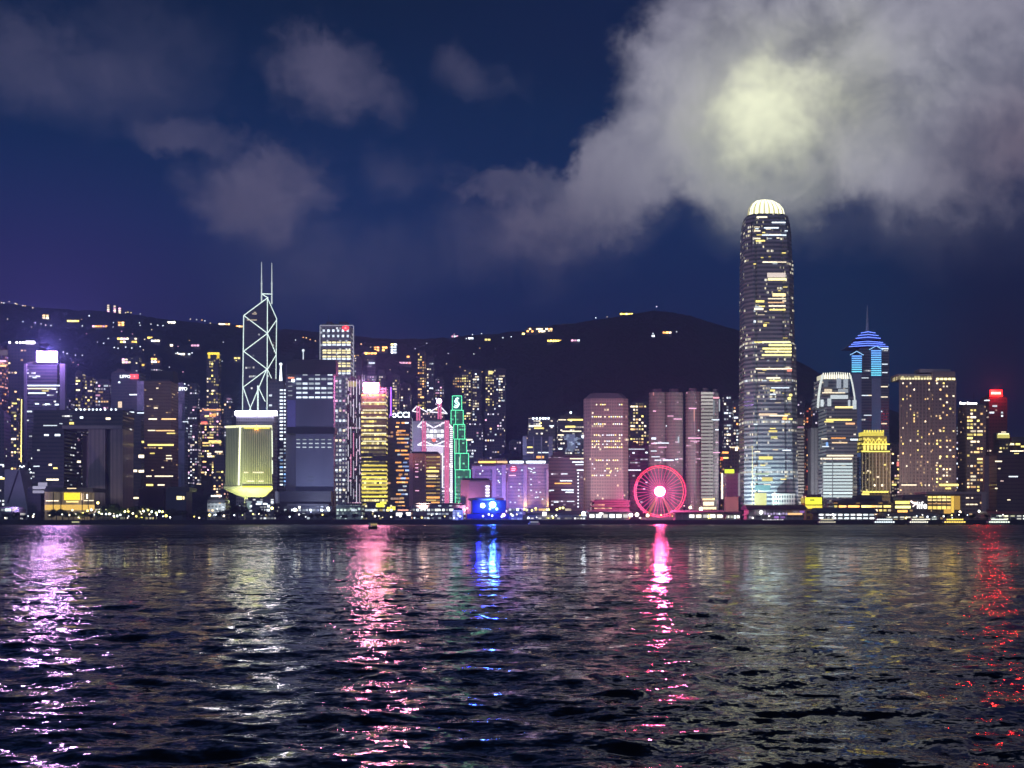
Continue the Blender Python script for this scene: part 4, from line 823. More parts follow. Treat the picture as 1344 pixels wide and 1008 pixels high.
crown_part = MB().loft([(ring(hw*.9, c, 2*hw*.9/F*Y*.94), wz(py+1.5, Y)-t.base) for py, hw, c in crown]).build('crown', [gcm, gcm], t.root)
for k in range(23):
    u = -1+2*k/22; m = MB(); prev = None
    for py, hw, c in crown:
        vv = .22*abs(u)**3
        p = (t.L(c+4.5+hw*u*.98, 600)[0], t.f+28-hw/F*Y*.94*(1-2*vv), wz(py, Y)-t.base)
        if prev: m.tube(prev, p, .62, 5, .5)
        prev = p
    m.build('crown_fin', CW if k % 3 else glow('crown_fin_dim', (1,.9,.4,1), .7), crown_part)
rr = random.Random(21)
def gbar(a, b, py, h, c, e):
    hw, cc = np.interp(py, [p[0] for p in prof][::-1], [p[1] for p in prof][::-1]), np.interp(py, [p[0] for p in prof][::-1], [p[2] for p in prof][::-1])
    a, b = max(a, cc+5.5-hw*.70), min(b, cc+5.5+hw*.74)
    if b-a > 1.2: t.bar(a, b, py, h, c, e, 28-hw/F*Y*.94-.1)
for b in ((1001,1020,344,1.5,NEUT,2.4),(1008,1032,344,1.2,NEUT,1.6),(1007,1031,361,6,(1,.85,.75,1),.9),(1008,1032,366.5,3,(1,.88,.35,1),2.4),(1014,1031,387,4,(1,.75,.35,1),2),(1008,1031,392,1.4,NEUT,1.5),(1008,1029,397,1.4,(1,.6,.3,1),1.2),(1009,1031,401.5,1.6,NEUT,2),(1010,1031,406.5,1.8,YEL,2),(992,1003,395.5,2.5,YEL,2),(990,1002,405.5,2.6,NEUT,2),(996,1004,402,1.5,YEL,1.6),(1002,1006,427,3,YEL,2.2),(989,992,422,2.5,COOL,2),
          (1000,1041,449,1.8,(1,.9,.4,1),2.2),(1009,1041,453,2.2,(1,.9,.3,1),2.2),(1001,1041,457.5,2.2,(1,.9,.3,1),2.2),(1004,1041,461.5,2,(1,.9,.35,1),2.2),(1000,1040,466,2.2,(1,.9,.35,1),1.8),(990,1000,449,1.4,YEL,1.8),(992,1040,484,1.6,NEUT,2),(1006,1024,496,1.8,NEUT,2),(1010,1025,499.5,1.6,YEL,1.6),(1033,1040,486,3.2,(1,.3,.2,1),1.3),(1012,1036,509,1.4,COOL,1.5),(1011,1017,512.5,2.2,YEL,1.8),(1036,1041,518.5,3,YEL,2.2),(1034,1038,523,3,YEL,2.4),(996,1020,544,2.8,(1,.75,.5,1),1.1),(1010,1034,545.5,1.8,NEUT,1.7),(1027,1033,549.5,2.6,ORG,2.4),(1035,1040,550,2,YEL,1.8),(1009,1020,566,2.4,YEL,1.1),(1012,1020,574,3,(.95,.9,.3,1),.8),(1027,1038,591,1.6,COOL,1.5),
          (996,1014,601,4,(1,.85,.2,1),1.2),(990,1012,613.5,2.2,(.7,.9,1,1),.8),(1000,1014,629,5,(1,.85,.2,1),.8),(991,1011,640,7,(.25,.85,.95,1),.5),(991,1010,633,2,(.6,1,1,1),.6),(991,1010,622,2,(.7,.95,.6,1),.6),(990,1006,655,16,(.95,.95,.25,1),.8),(975,988,655,14,(.9,.95,.9,1),.45),(1013,1031,292,1.5,COOL,2),(993,1007,285,1.8,NEUT,2.2),(1003,1022,299,1.5,COOL,2),(986,998,303,1.6,NEUT,1.8),(1010,1025,308,1.4,NEUT,2),(1000,1032,308.5,1.2,COOL,2),(990,998,313,1.6,NEUT,1.8),(992,1004,316,2,YEL,1.8),(980,988,355.5,2.4,(1,.75,.4,1),1.6),(975,985,368,3.4,PNK,1.2)): gbar(*b)
for k in range(60):
    py = rr.uniform(288, 640); a = rr.uniform(978, 1030); gbar(a, a+rr.uniform(2, 9), py, 1.3, rr.choice((NEUT, COOL, YEL)), rr.choice((.6,1,1.6)))
TRIM = paint('white_trim', (.6,.62,.64), .5)
t.tubes('vertical_groove', [((986.6, 292, 4), (987.2, 664, 4))], .9, DARKMETAL)
for px in (987.5, 1008, 1010.5):
    t.tubes('lit_mullion', [((px, 585, -.8), (px, 664, -.8))], .5, paint('yellow_trim', (.65,.62,.3), .5))
t.block('podium_screen', 1009, 1037, 648.5, 672, facade((.75,.75,.72), (.05,.05,.06), ww=3.1, fh=5.2, mu=.22, mv=.2, cell=0, run=0), -28, 10)
FLOOD += [(992,674,1440,992,600,1500,(.72,1,.96),700000,'white floodlight before the wide face of the giant tower'),(979,674,1462,985,600,1500,(.9,.97,.95),280000,'cold floodlight at the near corner of the giant tower'),(1022,668,1385,1022,655,1470,(1,1,.92),16000,'small white floodlight before the colonnaded podium of the giant tower')]
# --- around the giant tower, right side ------------------------------------------------------------
t = Tower('thin white striped tower rising just behind the giant tower', 1043, 1056, 547, 1660, facade((.14,.13,.14), ww=3, fh=4.2, cell=.03), d=22)
for k in range(25): t.block('striped_balcony', 1046, 1055, 561+k*4.2, 563.2+k*4.2, paint('white_balcony', (.72,.70,.68), .6), -1.5, 3)
t.bar(1044,1055,561,1.4,PNK,1.4); t.block('lit_cap', 1044.5, 1054, 549, 557, paint('grey_cap', (.3,.29,.3), .6), -1, 8)
FLOOD += [(1050,660,1600,1050,600,1660,(1,.95,.9),90000,'white floodlight at the foot of the striped tower')]
t = Tower('dark slim tower with red and orange lamps above the smooth grey slab', 1056, 1066, 535, 1720, facade((.10,.08,.09), ww=3.5, fh=4.6, cell=.15, A=ORG, B=(1,.15,.1,1), power=2), d=20, nwin=14, wc=(ORG, (1,.15,.1,1), WARM), wE=(1.5,3))
t = Tower('smooth blank grey slab tower lit from one side beside the shouldered tower', 1060, 1079, 562, 1560, facade((.38,.38,.40), ww=4, fh=40, mu=.5, cell=0, run=0, dim=0), d=20)
for px in (1064,1068.5,1073): t.block('facade_groove', px, px+.8, 563, 672, paint('groove', (.2,.17,.18), .7), -.3, .4)
FLOOD += [(1064,660,1490,1068,610,1560,(1,.98,1),100000,'white floodlight at the blank grey slab tower')]
so = facade((.20,.22,.25), (.04,.05,.07), ww=3, fh=4.3, mu=.05, mv=.28, cell=.04, run=.08, A=NEUT, B=COOL, power=1.3, dim=.02, gloss=.12)
t = Tower('shouldered office tower with a curved lit fin crown and white lit lower floors', 1074, 1125, 533, 1480, so, d=46, name='shouldered_tower')
def sblock(n, a, b, y0, y1, dy, dd): return t.block(n, a, b, y0, y1, [so, ROOF], dy, dd)
sblock('upper_shaft', 1077, 1121, 520, 533.4, 2, 42); sblock('upper_shaft', 1079, 1117, 497, 520.4, 5, 36)
for k in range(13):
    a = 1079.5+k*3.05; c0 = t.L(a, 497, 4.5); c1 = t.L(a+(1098-a)*.06, 488.5+abs(a-1098)*.06, 10)
    MB().tube(c0, c1, .75, 5, .5).build('crown_fin', glow('fin_light', (1,.98,.8,1), 1.7), t.root)
t.block('crown', 1081, 1115, 490.5, 497.3, [glow('crown_inner_light', (1,.95,.7,1), .75), ROOF], 9, 24)
WS = paint('white_shoulder', (.75,.77,.76), .5)
for pts, r_ in (((1080,492),(1076.5,505),(1074.5,520),(1073.5,534)), 1.5), (((1116,492),(1119,505),(1121.5,520),(1122,528)), 1.0):
    ribbon(t, pts, r_, 'lit_shoulder', glow('shoulder_light', (.92,1,.95,1), .9), 3)
for b in ((1081,1087,503,10,(.5,.6,.75,1),.18),(1098,1104,503,13,(.7,.8,.95,1),.5),(1107,1113,503,12,(.75,.85,.95,1),.55),(1082,1092,513,5,NEUT,.9),(1100,1113,513,5,(.8,.9,1,1),.45),(1090,1113,521,5,(.85,.95,1,1),.8),(1077,1081,529,9,(.85,.95,1,1),.9),(1086,1091,528,10,(.85,.95,1,1),.7),(1113,1116,529,8,(.8,.9,1,1),.7),(1119,1124,531,12,(.8,.9,.95,1),.8),(1079,1109,515.5,1.4,NEUT,1.4),(1096,1120,534.5,2.4,(1,.8,.3,1),1.8),(1084,1118,551,2.2,YEL,1.9),(1110,1122,556,2.2,(1,.5,.25,1),1.5),(1082,1094,553.5,1.6,YEL,1.5),(1091,1110,575,1.4,ORG,1.4),(1092,1112,581,1.6,(1,.7,.4,1),1.3),(1078,1086,576,1.6,NEUT,1.6),(1084,1087,583,5,BLU,1.1),(1079,1088,586,1.3,COOL,1.3),(1085,1120,598,2,NEUT,1.6),(1077,1118,602,2,NEUT,1.8),(1116,1126,577,2,COOL,2)): t.bar(*b, -.3)
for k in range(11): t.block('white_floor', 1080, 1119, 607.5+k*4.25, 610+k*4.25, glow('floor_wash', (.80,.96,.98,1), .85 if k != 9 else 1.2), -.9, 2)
for px in (1079.2, 1092, 1118.6): t.block('mullion', px, px+.9, 600, 656, paint('steel_mullion', (.25,.27,.28), .5), -1.6, 1.6)
FLOOD += [(1076,660,1440,1078,600,1480,(.9,1,1),70000,'cold floodlight at the foot of the shouldered tower')]
ce = facade((.12,.15,.19), (.03,.045,.065), ww=3.2, fh=4.5, mu=.05, mv=.25, cell=.012, run=.02, A=COOL, B=NEUT, power=1.2, dim=.015)
t = Tower('dark glass tower with blue glowing stepped roofs and a faint needle spire', 1117, 1167, 457, 1880, ce, d=46, name='spired_tower')
c = t.L(1138.7, 457, 23)
def eave(name, a, b, y0, y1, k, mat, dy=0):
    xa, xb = t.L(a, y0, dy)[0], t.L(b, y0, dy)[0]; cc, w = (xa+xb)/2, (xb-xa)/2
    P = [(cc-w, t.f+dy), (cc+w, t.f+dy), (cc+w, t.f+dy+2*w*.8), (cc-w, t.f+dy+2*w*.8)]; cy = t.f+dy+w*.8
    Q = [(cc+(x-cc)*k, cy+(y-cy)*k) for x, y in P]
    MB().loft([(P, wz(y1, t.Y)-t.base), (Q, wz(y0, t.Y)-t.base)]).build(name, mat, t.root)
BLUE = glow('blue_roof_line', (.14,.24,1,1), 2.4); NAVY = paint('navy_roof', (.10,.12,.25), .5)
eave('stepped_roof', 1114, 1166, 447, 455, .62, [NAVY, NAVY], -3); eave('stepped_roof', 1123, 1156, 436, 445, .5, [NAVY, NAVY], 5)
for a, b, y0, k in ((1114,1166,455,0),(1117,1162,452,3),(1120,1159,449.5,5),(1123,1156,444,5),(1126,1153,440.5,7),(1130,1149,437,9)):
    t.tubes('blue_roof_line', [((a,y0,k-4.5),((a+b)/2,y0-1.6,k-4.5)),(((a+b)/2,y0-1.6,k-4.5),(b,y0,k-4.5))], .62, BLUE)
for a, b, y0, y1, cpy in ((1117.5,1131.5,466,490,461),(1143,1157,459,496.5,454)):
    t.block('blue_shaft', a, b, y0, y1, paint('blue_shaft', (.10,.15,.28), .5), -2, 5)
    n_ = int((y1-y0)/2.9)
    for k in range(n_): t.bar(a+.4, b-.4, y0+1.4+k*2.9, 1.5, (.15,.40+.3*k/n_,1-.15*k/n_,1), 1.7, -2.2, 'blue_floor')
    t.tubes('blue_roof_line', [((a-2,y0,-2.5),((a+b)/2,cpy,-2.5)),(((a+b)/2,cpy,-2.5),(b+2,y0,-2.5))], .6, glow('cyan_line', (.3,.6,1,1), 1.6))
    t.block('shaft_strip', a+1, b-1, y1, 600, paint('slate_strip', (.24,.31,.40), .5), -1.2, 2)
MB().tube((c[0], 2, wz(436, 1880)-t.base), (c[0], 2, wz(397, 1880)-t.base), 3.4, 8, .4).build('spire', paint('spire_metal', (.35,.4,.5), .5), t.root)
for b in ((1157,1166,457.5,1.4,COOL,1.6),(1157,1165,478,1.3,COOL,1.4),(1156,1165,489,1.2,COOL,1.4),(1138,1156,519,1.3,NEUT,1.6),(1153,1165,507.5,1.4,NEUT,1.6),(1155,1165,521,1.3,NEUT,1.6),(1131,1140,519,1.3,COOL,1.4),(1126,1140,496,1.2,COOL,1),(1150,1158,540,1.4,COOL,1.4),(1157,1164,556,1.4,NEUT,1.4),(1134,1144,545,1.2,COOL,1.2)): t.bar(*b, -.4)
gold = facade((.26,.20,.10), (.05,.04,.03), ww=4.2, fh=4.4, mu=.14, mv=.24, cell=.06, run=.03, A=YEL, B=NEUT, power=1.8, dim=.02)
t = Tower('gold lit tower with a lantern crown and pale upright ribs', 1130, 1168.5, 592, 1500, gold, d=38, name='gold_tower')
t.block('crown', 1133, 1165, 572, 592.3, [facade((.5,.4,.1), (.3,.22,.04), ww=4.6, fh=5.2, mu=.2, mv=.2, cell=.9, A=(1,.78,.1,1), B=(1,.85,.25,1), power=1.3, dim=.3), ROOF], 3, 30); t.block('crown_top', 1136, 1162, 566, 572.3, [glow('crown_gold', (1,.82,.12,1), .9), ROOF], 6, 24)
for k in range(8): t.block('crown_pinnacle', 1136+k*3.5, 1137.4+k*3.5, 564, 567, glow('crown_gold', (1,.82,.12,1), 1.4), 5.4, 2)
t.tubes('crown_lattice', [s for k in range(6) for s in (((1134+k*5,582,2.6),(1136.5+k*5,576,2.6)),((1136.5+k*5,576,2.6),(1139+k*5,582,2.6)))], .5, glow('crown_gold', (1,.82,.12,1), 1.4))
for py in (592.5, 583): t.bar(1131,1168,py,1.6,(1,.85,.15,1),1.7,-.6,'light_band')
for k in range(7): t.bar(1133.5+k*4.6,1136+k*4.6,587.5,6,(1,.85,.2,1),1.5,2.4,'crown_lamp')
for k in range(9): t.block('rib', 1131+k*4.55, 1132.2+k*4.55, 594, 645, paint('cream_rib', (.55,.50,.38), .6), -1.2, 1.4)
for b in ((1132,1166,645.5,2.2,(1,.85,.15,1),1.8),(1131,1141,648.5,2.2,(1,.8,.2,1),1.6),(1147,1149,637,2.4,NEUT,3),(1157,1160,637,2.8,NEUT,3.4),(1138,1142,618,2,NEUT,1.4),(1150,1154,626,2,NEUT,1.4),(1160,1163,610,2,YEL,1.4)): t.bar(*b, -.2)
FLOOD += [(1150,664,1440,1150,610,1500,(1,.85,.45),60000,'golden floodlight at the foot of the lantern crowned tower')]
Tower('dark apartment tower squeezed between the spired tower and the broad hotel', 1166, 1181, 585, 1760, facade((.09,.08,.09), ww=4, fh=4.8, cell=.12, A=NEUT, B=PNK, power=1.6), d=22, name='apartment_tower', nwin=14, bars=((1177,1183,609,6,(1,.25,.2,1),1.4),))
# --- hotels at the right ------------------------------------------------------------------------------
ho = dict(ww=4.2, fh=4.4, mu=.26, mv=.28, cell=.07, run=.01, A=WARM, B=NEUT, power=2.2, dim=.008)
t = Tower('broad brown hotel tower with two unequal wings and a lit band under its roof', 1180, 1255, 497, 1500, facade((.25,.20,.21), (.13,.10,.11), **ho), foot=[(1180,6),(1224,6),(1224.5,0),(1255,0),(1255,36),(1182,36)], name='hotel_tower', rim=0)
t.block('crown', 1180.5, 1224, 492.5, 497.4, [facade((.3,.25,.25), ww=4, fh=30, mu=.12, mv=0, cell=.8, A=YEL, B=NEUT, power=.9), ROOF], 6, 28); t.block('crown', 1224.6, 1254, 487.5, 497.4, paint('brown_crown', (.22,.18,.19), .7), .5, 30)
t.block('roof_slab', 1209, 1250, 483.5, 487.8, paint('grey_slab', (.3,.29,.31), .6), 6, 20); t.block('crown_edge', 1180, 1224, 490, 492.7, paint('grey_slab', (.3,.29,.31), .6), 6, 28)
for k in range(11): t.bar(1182+k*3.8, 1184.6+k*3.8, 497, 2.4, (1,.9,.5,1), 1.4, 5.5)
for k in range(5): t.bar(1229+k*5.2, 1232.8+k*5.2, 497.4, 2.6, (1,.88,.4,1), 2.4, -.4)
for k in range(9): t.block('facade_fin', 1183+k*4.9, 1184+k*4.9, 500, 640, paint('brown_fin', (.28,.23,.24), .6), 4.8, 1.4)
rr = random.Random(33)
for k in range(92):
    a = rr.choice([1183.5+4.9*i for i in range(9)] + [1228+4.3*i for i in range(6)]*2); py = 503+rr.randrange(33)*4.18
    t.bar(a+1, a+3.0, py, 2.0, rr.choice((YEL, NEUT, WARM)), rr.choice((1.3,2.2,3)), 5.6 if a < 1224 else -.3)
for b in ((1233,1258,636.5,2.6,(1,.8,.2,1),2.4),(1241,1248,641,2,(1,.8,.2,1),2),(1183,1203,636.5,1.8,NEUT,1.6)): t.bar(*b, -1)
t = Tower('dark brown hotel block with a strip of tiny white letters on its roof edge', 1257, 1294, 532, 1520, facade((.20,.15,.15), (.10,.08,.08), **ho), d=34, name='hotel_tower', nwin=64, ww=4.2, fh=4.4, wc=(YEL, NEUT, WARM), wE=(1.3,3))
t.text('Four Seasons', 1271, 529.3, 3.4, (1,.95,.9), 4.5, dy=-.5, wpx=22.5, bold=.1); t.block('sign_rail', 1259, 1284, 531, 532.2, DARKMETAL, -.4, 1)
t = Tower('dark maroon tower under a fierce red glowing roof sign', 1286, 1322, 521.5, 1640, facade((.10,.05,.055), (.05,.03,.035), ww=4, fh=4.6, mu=.2, mv=.28, cell=.03, run=.02, A=NEUT, B=PNK, power=1.6), d=32, nwin=16, wc=(COOL, NEUT), wE=(1,2))
t.sign(1299.5, 1315.5, 511.8, 520.4, (1,.008,.006), 11, dy=1)
for k in range(5): t.bar(1301+k*2.6, 1303+k*2.6, 516, 3, (1,.22,.16,1), 9, -1.2, 'sign_stroke')
added_sign_glow(t, 1307, 510, -6, (1,.02,.02), 130000)
t.bar(1292,1299,525.5,1.4,COOL,2)
Tower('dark tower with a bright yellow lit terrace on its roof near the picture edge', 1304, 1326, 577, 1580, facade((.12,.10,.08), (.06,.05,.05), ww=4, fh=4.6, cell=.06, A=YEL, B=NEUT, power=2), d=28, bars=((1309,1325,572.5,5,(.85,.75,.2,1),.9),(1310,1324,569.5,1.3,(1,.95,.5,1),2.4),(1311,1315,593,1.6,NEUT,1.6)), roofs=((1309,1325,567.5),))
Tower('dark stepped block with long yellow lit floors cut by the picture edge', 1324, 1360, 579, 1600, facade((.12,.09,.08), (.06,.05,.05), ww=4, fh=4.6, cell=.06, A=YEL, B=NEUT, power=2), d=28, bars=((1323,1344,592,1.4,NEUT,2.6),(1323,1350,595.5,1.6,(1,.85,.3,1),1.6),(1326,1331,583,2.5,NEUT,2),(1333,1339,583,2.5,YEL,2),(1339,1344,601,4,(1,.85,.8,1),2.4),(1340,1350,586,2,YEL,2)), roofs=((1330,1352,573),))
for px, py in ((1319,565),(1322,562),(1326,560),(1328,564),(1341,570)): pass
t = Tower('huge dark brown block with a pale corner strip at the end of the waterfront', 1291, 1372, 598, 1420, facade((.13,.09,.085), (.09,.06,.06), ww=4, fh=4.4, mu=.05, mv=.35, cell=.006, run=.008, A=NEUT, B=PNK, power=1.6, dim=.006), d=40, name='office_block', cat='building', bars=((1306,1315,605.5,1.6,NEUT,2),(1324,1336,625.5,1.4,COOL,1.8),(1310,1313,615,1.4,NEUT,1.6),(1306,1309,641,1.5,NEUT,2),(1322,1326,656,1.4,NEUT,1.6)))
t.block('corner_strip', 1291.5, 1297.5, 599, 668, paint('brown_strip', (.24,.18,.17), .7), -1.2, 4)
FLOOD += [(1218,664,1420,1218,560,1500,(1,.76,.60),220000,'warm floodlight before the broad brown hotel')]

FLOOD += [(957,678,1345,957,655,1420,(1,.95,.55),9000,'added warm spot lamp before the sand coloured wall')]  # added to offset the wheel's pink light on this wall

FLOOD += [(1137,640,1800,1137,520,1880,(.3,.5,1),330000,'added blue floodlight at the foot of the spired glass tower')]  # added to lift the spired tower's dark body with blue
# ---------------------------------------------------------------- apartment towers climbing the slope behind
AP = [facade((.10,.085,.11), ww=4.4, fh=5.2, mu=.2, mv=.24, cell=c, A=A, B=B, power=2.0) for c, A, B in ((.10,NEUT,COOL),(.14,WARM,YEL),(.05,COOL,PNK),(.18,YEL,NEUT))]
SL = [  # px0, px1, top, distance, material, windows, label
 (99,112,489,2040,3,20,'thin apartment tower with a lit cap left of the broad stepped one'),(111,126,497,2000,3,26,'apartment tower with yellow windows behind the gateway building'),(125,150,500,1980,2,24,'broad greyish apartment slab with a few amber windows behind the gateway'),
 (66,98,524,2010,2,6,'dim low apartment slab beside the billboard tower'),(246,262,505,2250,2,5,'nearly dark apartment tower behind the slender blue faceted tower'),
 (294,306,520,2240,2,6,'dim apartment tower left of the white outlined prism'),(366,378,520,2240,0,10,'dim apartment tower behind the white window bays'),
 (465,476,470,2350,0,8,'pale apartment tower beside the dotted square tower'),(482,494,478,2350,2,8,'dome capped apartment tower above the pink roof sign'),(497,506,488,2300,0,9,'thin apartment tower right of the pink roof sign'),
 (515,525,494,2250,3,16,'thin apartment tower with yellow windows above the letter sign'),(526,540,505,2280,0,18,'pale dotted apartment tower above the glowing letters'),(548,559,463,2330,1,22,'tall dark apartment tower with a yellow stack above the bank masts'),(560,570,470,2300,0,18,'tall apartment tower with sparse white windows above the bank masts'),(571,583,498,2280,2,18,'mauve apartment tower behind the pink beacon ball'),
 (594,606,494,2330,1,16,'apartment tower with orange windows behind the green emblem'),(606,619,486,2330,3,34,'apartment tower with golden windows beside the green emblem'),(620,632,488,2330,0,34,'apartment tower with white stacked windows beside the golden one'),
 (637,648,486,2300,3,24,'apartment tower with a big yellow attic window'),(648,664,485,2300,0,40,'bright windowed apartment tower at the end of the violet hill'),(636,662,541,2150,2,14,'dim low apartment block with orange balconies above the violet offices'),
 (612,634,556,2120,2,8,'hazy grey block right of the green stepped tower'),(668,684,580,2150,2,5,'low dim block left of the grey framed slab'),
 (838,852,530,2260,3,10,'dim yellowish tower behind the yellow windowed tower'),(1044,1056,523,2200,2,8,'dim apartment tower right of the giant tower'),(1064,1076,524,2200,2,5,'dim apartment tower above the blank grey slab'),
 (1294,1306,545,2150,2,5,'dim tower behind the maroon sign tower'),(1255,1262,560,2100,2,4,'sliver of a dark tower between the hotels'),
 (198,214,482,2300,2,4,'dim tower behind the black cap of the brown tower'),(172,186,470,2420,0,6,'small apartment tower above the red emblem')]
for (a, b, top, Y, k, n, label) in SL:
    t = Tower(label, a, b, top, Y, AP[k], d=22, name='apartment_tower', nwin=n, ww=4.4, fh=5.2, wrange=(top+4, min(top+110, 640)), wc=((NEUT, COOL), (WARM, YEL, ORG), (COOL, PNK, WARM), (YEL, NEUT))[k], wE=(1.2,3.0), wlen=(1,1,1,2))
    t.block('roof_plant', a+(b-a)*.3, a+(b-a)*.72, top-2.6, top+.3, ROOF)
    if 'dome' in label: MB().ball(t.L(488,477,8), 9, 12, 8, .9).build('dome', paint('white_dome', (.5,.48,.52), .6), t.root); t.bar(484,492,476.5,1.4,COOL,2,-1)
    if 'attic' in label: t.bar(641,646.5,489,4.5,(1,.82,.3,1),1.6,-.4,'window')

# ---------------------------------------------------------------- houses and road lamps on the hill
def hill_point(px, py, y0=YF+40, y1=YR-15):
    """the distance at which the slope appears at this row, walking up from the foot"""
    for Y in np.arange(y0, y1, 12.0):
        if CX is not None and HY-(float(ground_z(wx(px, Y), Y))-CAMZ)/Y*F <= py: return float(Y)
    return y1
def house(px, py, wpx, hpx, n, cols, e, label, group=None, tall=False, kind='hillside_house'):
    Y = hill_point(px, py); X = wx(px, Y); z = float(ground_z(X, Y)); w, h = wpx/F*Y, hpx/F*Y
    o = thing(kind, label, 'house' if not tall else 'apartment block', (X, Y, z-6), group)
    MB().box(-w/2, w/2, -6, 8, 0, h+6, capmi=1).build('facade', [paint('house_wall', (.22,.19,.18), .8), ROOF], o)
    if not tall:
        m = MB(); a = w/2+1.2
        m.loft([([(-a,-7.5),(a,-7.5),(a,9.5),(-a,9.5)], h+6), ([(-a*.7,.5),(a*.7,.5),(a*.7,1.5),(-a*.7,1.5)], h+6+min(5, h*.35))]); m.build('roof', ROOF, o)
    r = random.Random(label+str(px)); nx = max(1, int(w/6)); ny = max(1, int(h/5.5)); used = set()
    for _ in range(n*4):
        i, j = r.randrange(nx), r.randrange(ny)
        if (i, j) in used or len(used) >= n: continue
        used.add((i, j)); add_window(o, min(6.0, w/nx*.8), 3.9, glow('lit_window', r.choice(cols), round(r.choice((e*1.1, e*2, e*2.8)), 2)), (-w/2+(i+.5)*w/nx, -6.1, 6+(j+.5)*h/ny))
    return o
GOLD = (1,.62,.10,1)
H1 = [(97,424,16,4,7,(GOLD,YEL),5,'golden lit long house low on the ridge above the billboard tower'),(61,420,9,6,5,(NEUT,WARM),2.4,'amber lit villa on the ridge above the white billboard'),(132,431,20,4,6,(ORG,PNK),1.6,'dim rosy terrace house below the three pale towers'),(160,429,9,6,5,(ORG,WARM),2.6,'orange lit domed villa under the three pale towers'),
 (168,453,26,8,9,(GOLD,PNK,NEUT),2.2,'wide rosy apartment terrace half way up the slope'),(198,447,7,3,3,(GOLD,),3.2,'small golden house right of the wide rosy terrace'),(205,452,12,6,6,(COOL,NEUT),2.0,'pale windowed house under the small golden one'),(226,457,6,5,3,(NEUT,YEL),2.4,'lone cream house above the brown tower'),(240,468,22,3,5,(COOL,NEUT),2.0,'long low house with a row of white lamps'),(257,457,11,4,3,(PNK,),1.0,'dim pink house above the yellow crowned tower'),
 (226,426,10,3,4,(YEL,(1,.95,.7,1)),7,'blazing pale yellow house on the ridge'),(295,428,15,4,6,(NEUT,WARM),2.6,'row house with warm windows left of the prism tower'),(315,431,9,3,3,(ORG,WARM),2.4,'orange lit house touching the prism tower top'),(312,474,9,5,4,(GOLD,YEL),2.0,'yellow lit house beside the prism tower waist'),(187,484,8,4,3,(GOLD,),2.2,'slanting golden house behind the red emblem'),(167,478,12,7,5,(PNK,NEUT),1.6,'dim pinkish block above the white letters'),(205,480,12,7,5,(COOL,ORG),1.8,'pale house beside the black cap'),
 (487,469,16,6,8,(GOLD,ORG),3.4,'broad orange lit pavilion house above the dome capped tower'),(500,462,18,7,7,(ORG,(1,.3,.12,1)),2.4,'red orange lit villa up the slope beside the pavilion'),(467,470,9,4,4,(ORG,GOLD),2.6,'orange house beside the dotted square tower'),(530,479,20,4,5,((1,.3,.3,1),PNK),1.5,'dim red roofed house on the violet slope'),(536,473,6,6,3,(ORG,PNK),1.8,'small pointed rosy house on the violet slope'),
 (597,443,9,2.5,3,(PNK,COOL),1.6,'faint pale house on the middle ridge'),(618,446,7,3,3,(COOL,NEUT),2.4,'white lit house on the middle ridge'),(640,448,8,3,3,(YEL,),2.6,'yellow lit house on the middle ridge'),(708,437,34,6,14,(NEUT,ORG,WARM),2.6,'long amber hotel like terrace high on the dark hill'),(687,440,6,3,2,(NEUT,YEL),3,'small bright house left of the amber terrace'),(728,451,20,4,9,(GOLD,),5,'golden lit row below the amber terrace'),(755,451,12,4,4,(COOL,PNK),1.3,'faint white house right of the golden row'),
 (822,413,17,4,8,(GOLD,YEL),4,'golden lit lookout hall just below the peak'),(875,440,12,5,6,(ORG,NEUT),3.4,'orange lit house on the flank of the peak'),(857,443,5,3,2,(COOL,),2,'tiny pale house left of the orange one')]
for q in H1: house(*q)
for px, top, h in ((143,399,11),(151.5,398,11),(158,400,9)):
    house(px, top+h, 4, h, 5, (PNK, NEUT), 1.6, 'slim pale high rise in a row of three on the left ridge', 'three pale high rises on the ridge', True, 'hillside_tower')
o = house(517, 465, 8, 14, 10, (YEL, COOL), 2.2, 'square white and yellow lit tower house on the violet slope', None, True, 'hillside_tower')
lampm = {}
def hill_lamp(px, py, c, e, r=1.5, group='road lamps scattered over the hillside', label='tiny road lamp shining on the dark wooded hillside'):
    Y = hill_point(px, py+1.0); X = wx(px, Y); z = float(ground_z(X, Y)); o = thing('road_lamp', label, 'lamp', (X, Y, z), group)
    k = (c, e, r)
    if k not in lampm: lampm[k] = (MB().tube((0,0,-3), (0,0,9), .25).mesh('post', DARKMETAL), MB().ball((0,0,9.5), r, 8, 5).mesh('lamp_head', glow('road_lamp', c, e)))
    place('post', lampm[k][0], o); place('lamp_head', lampm[k][1], o)
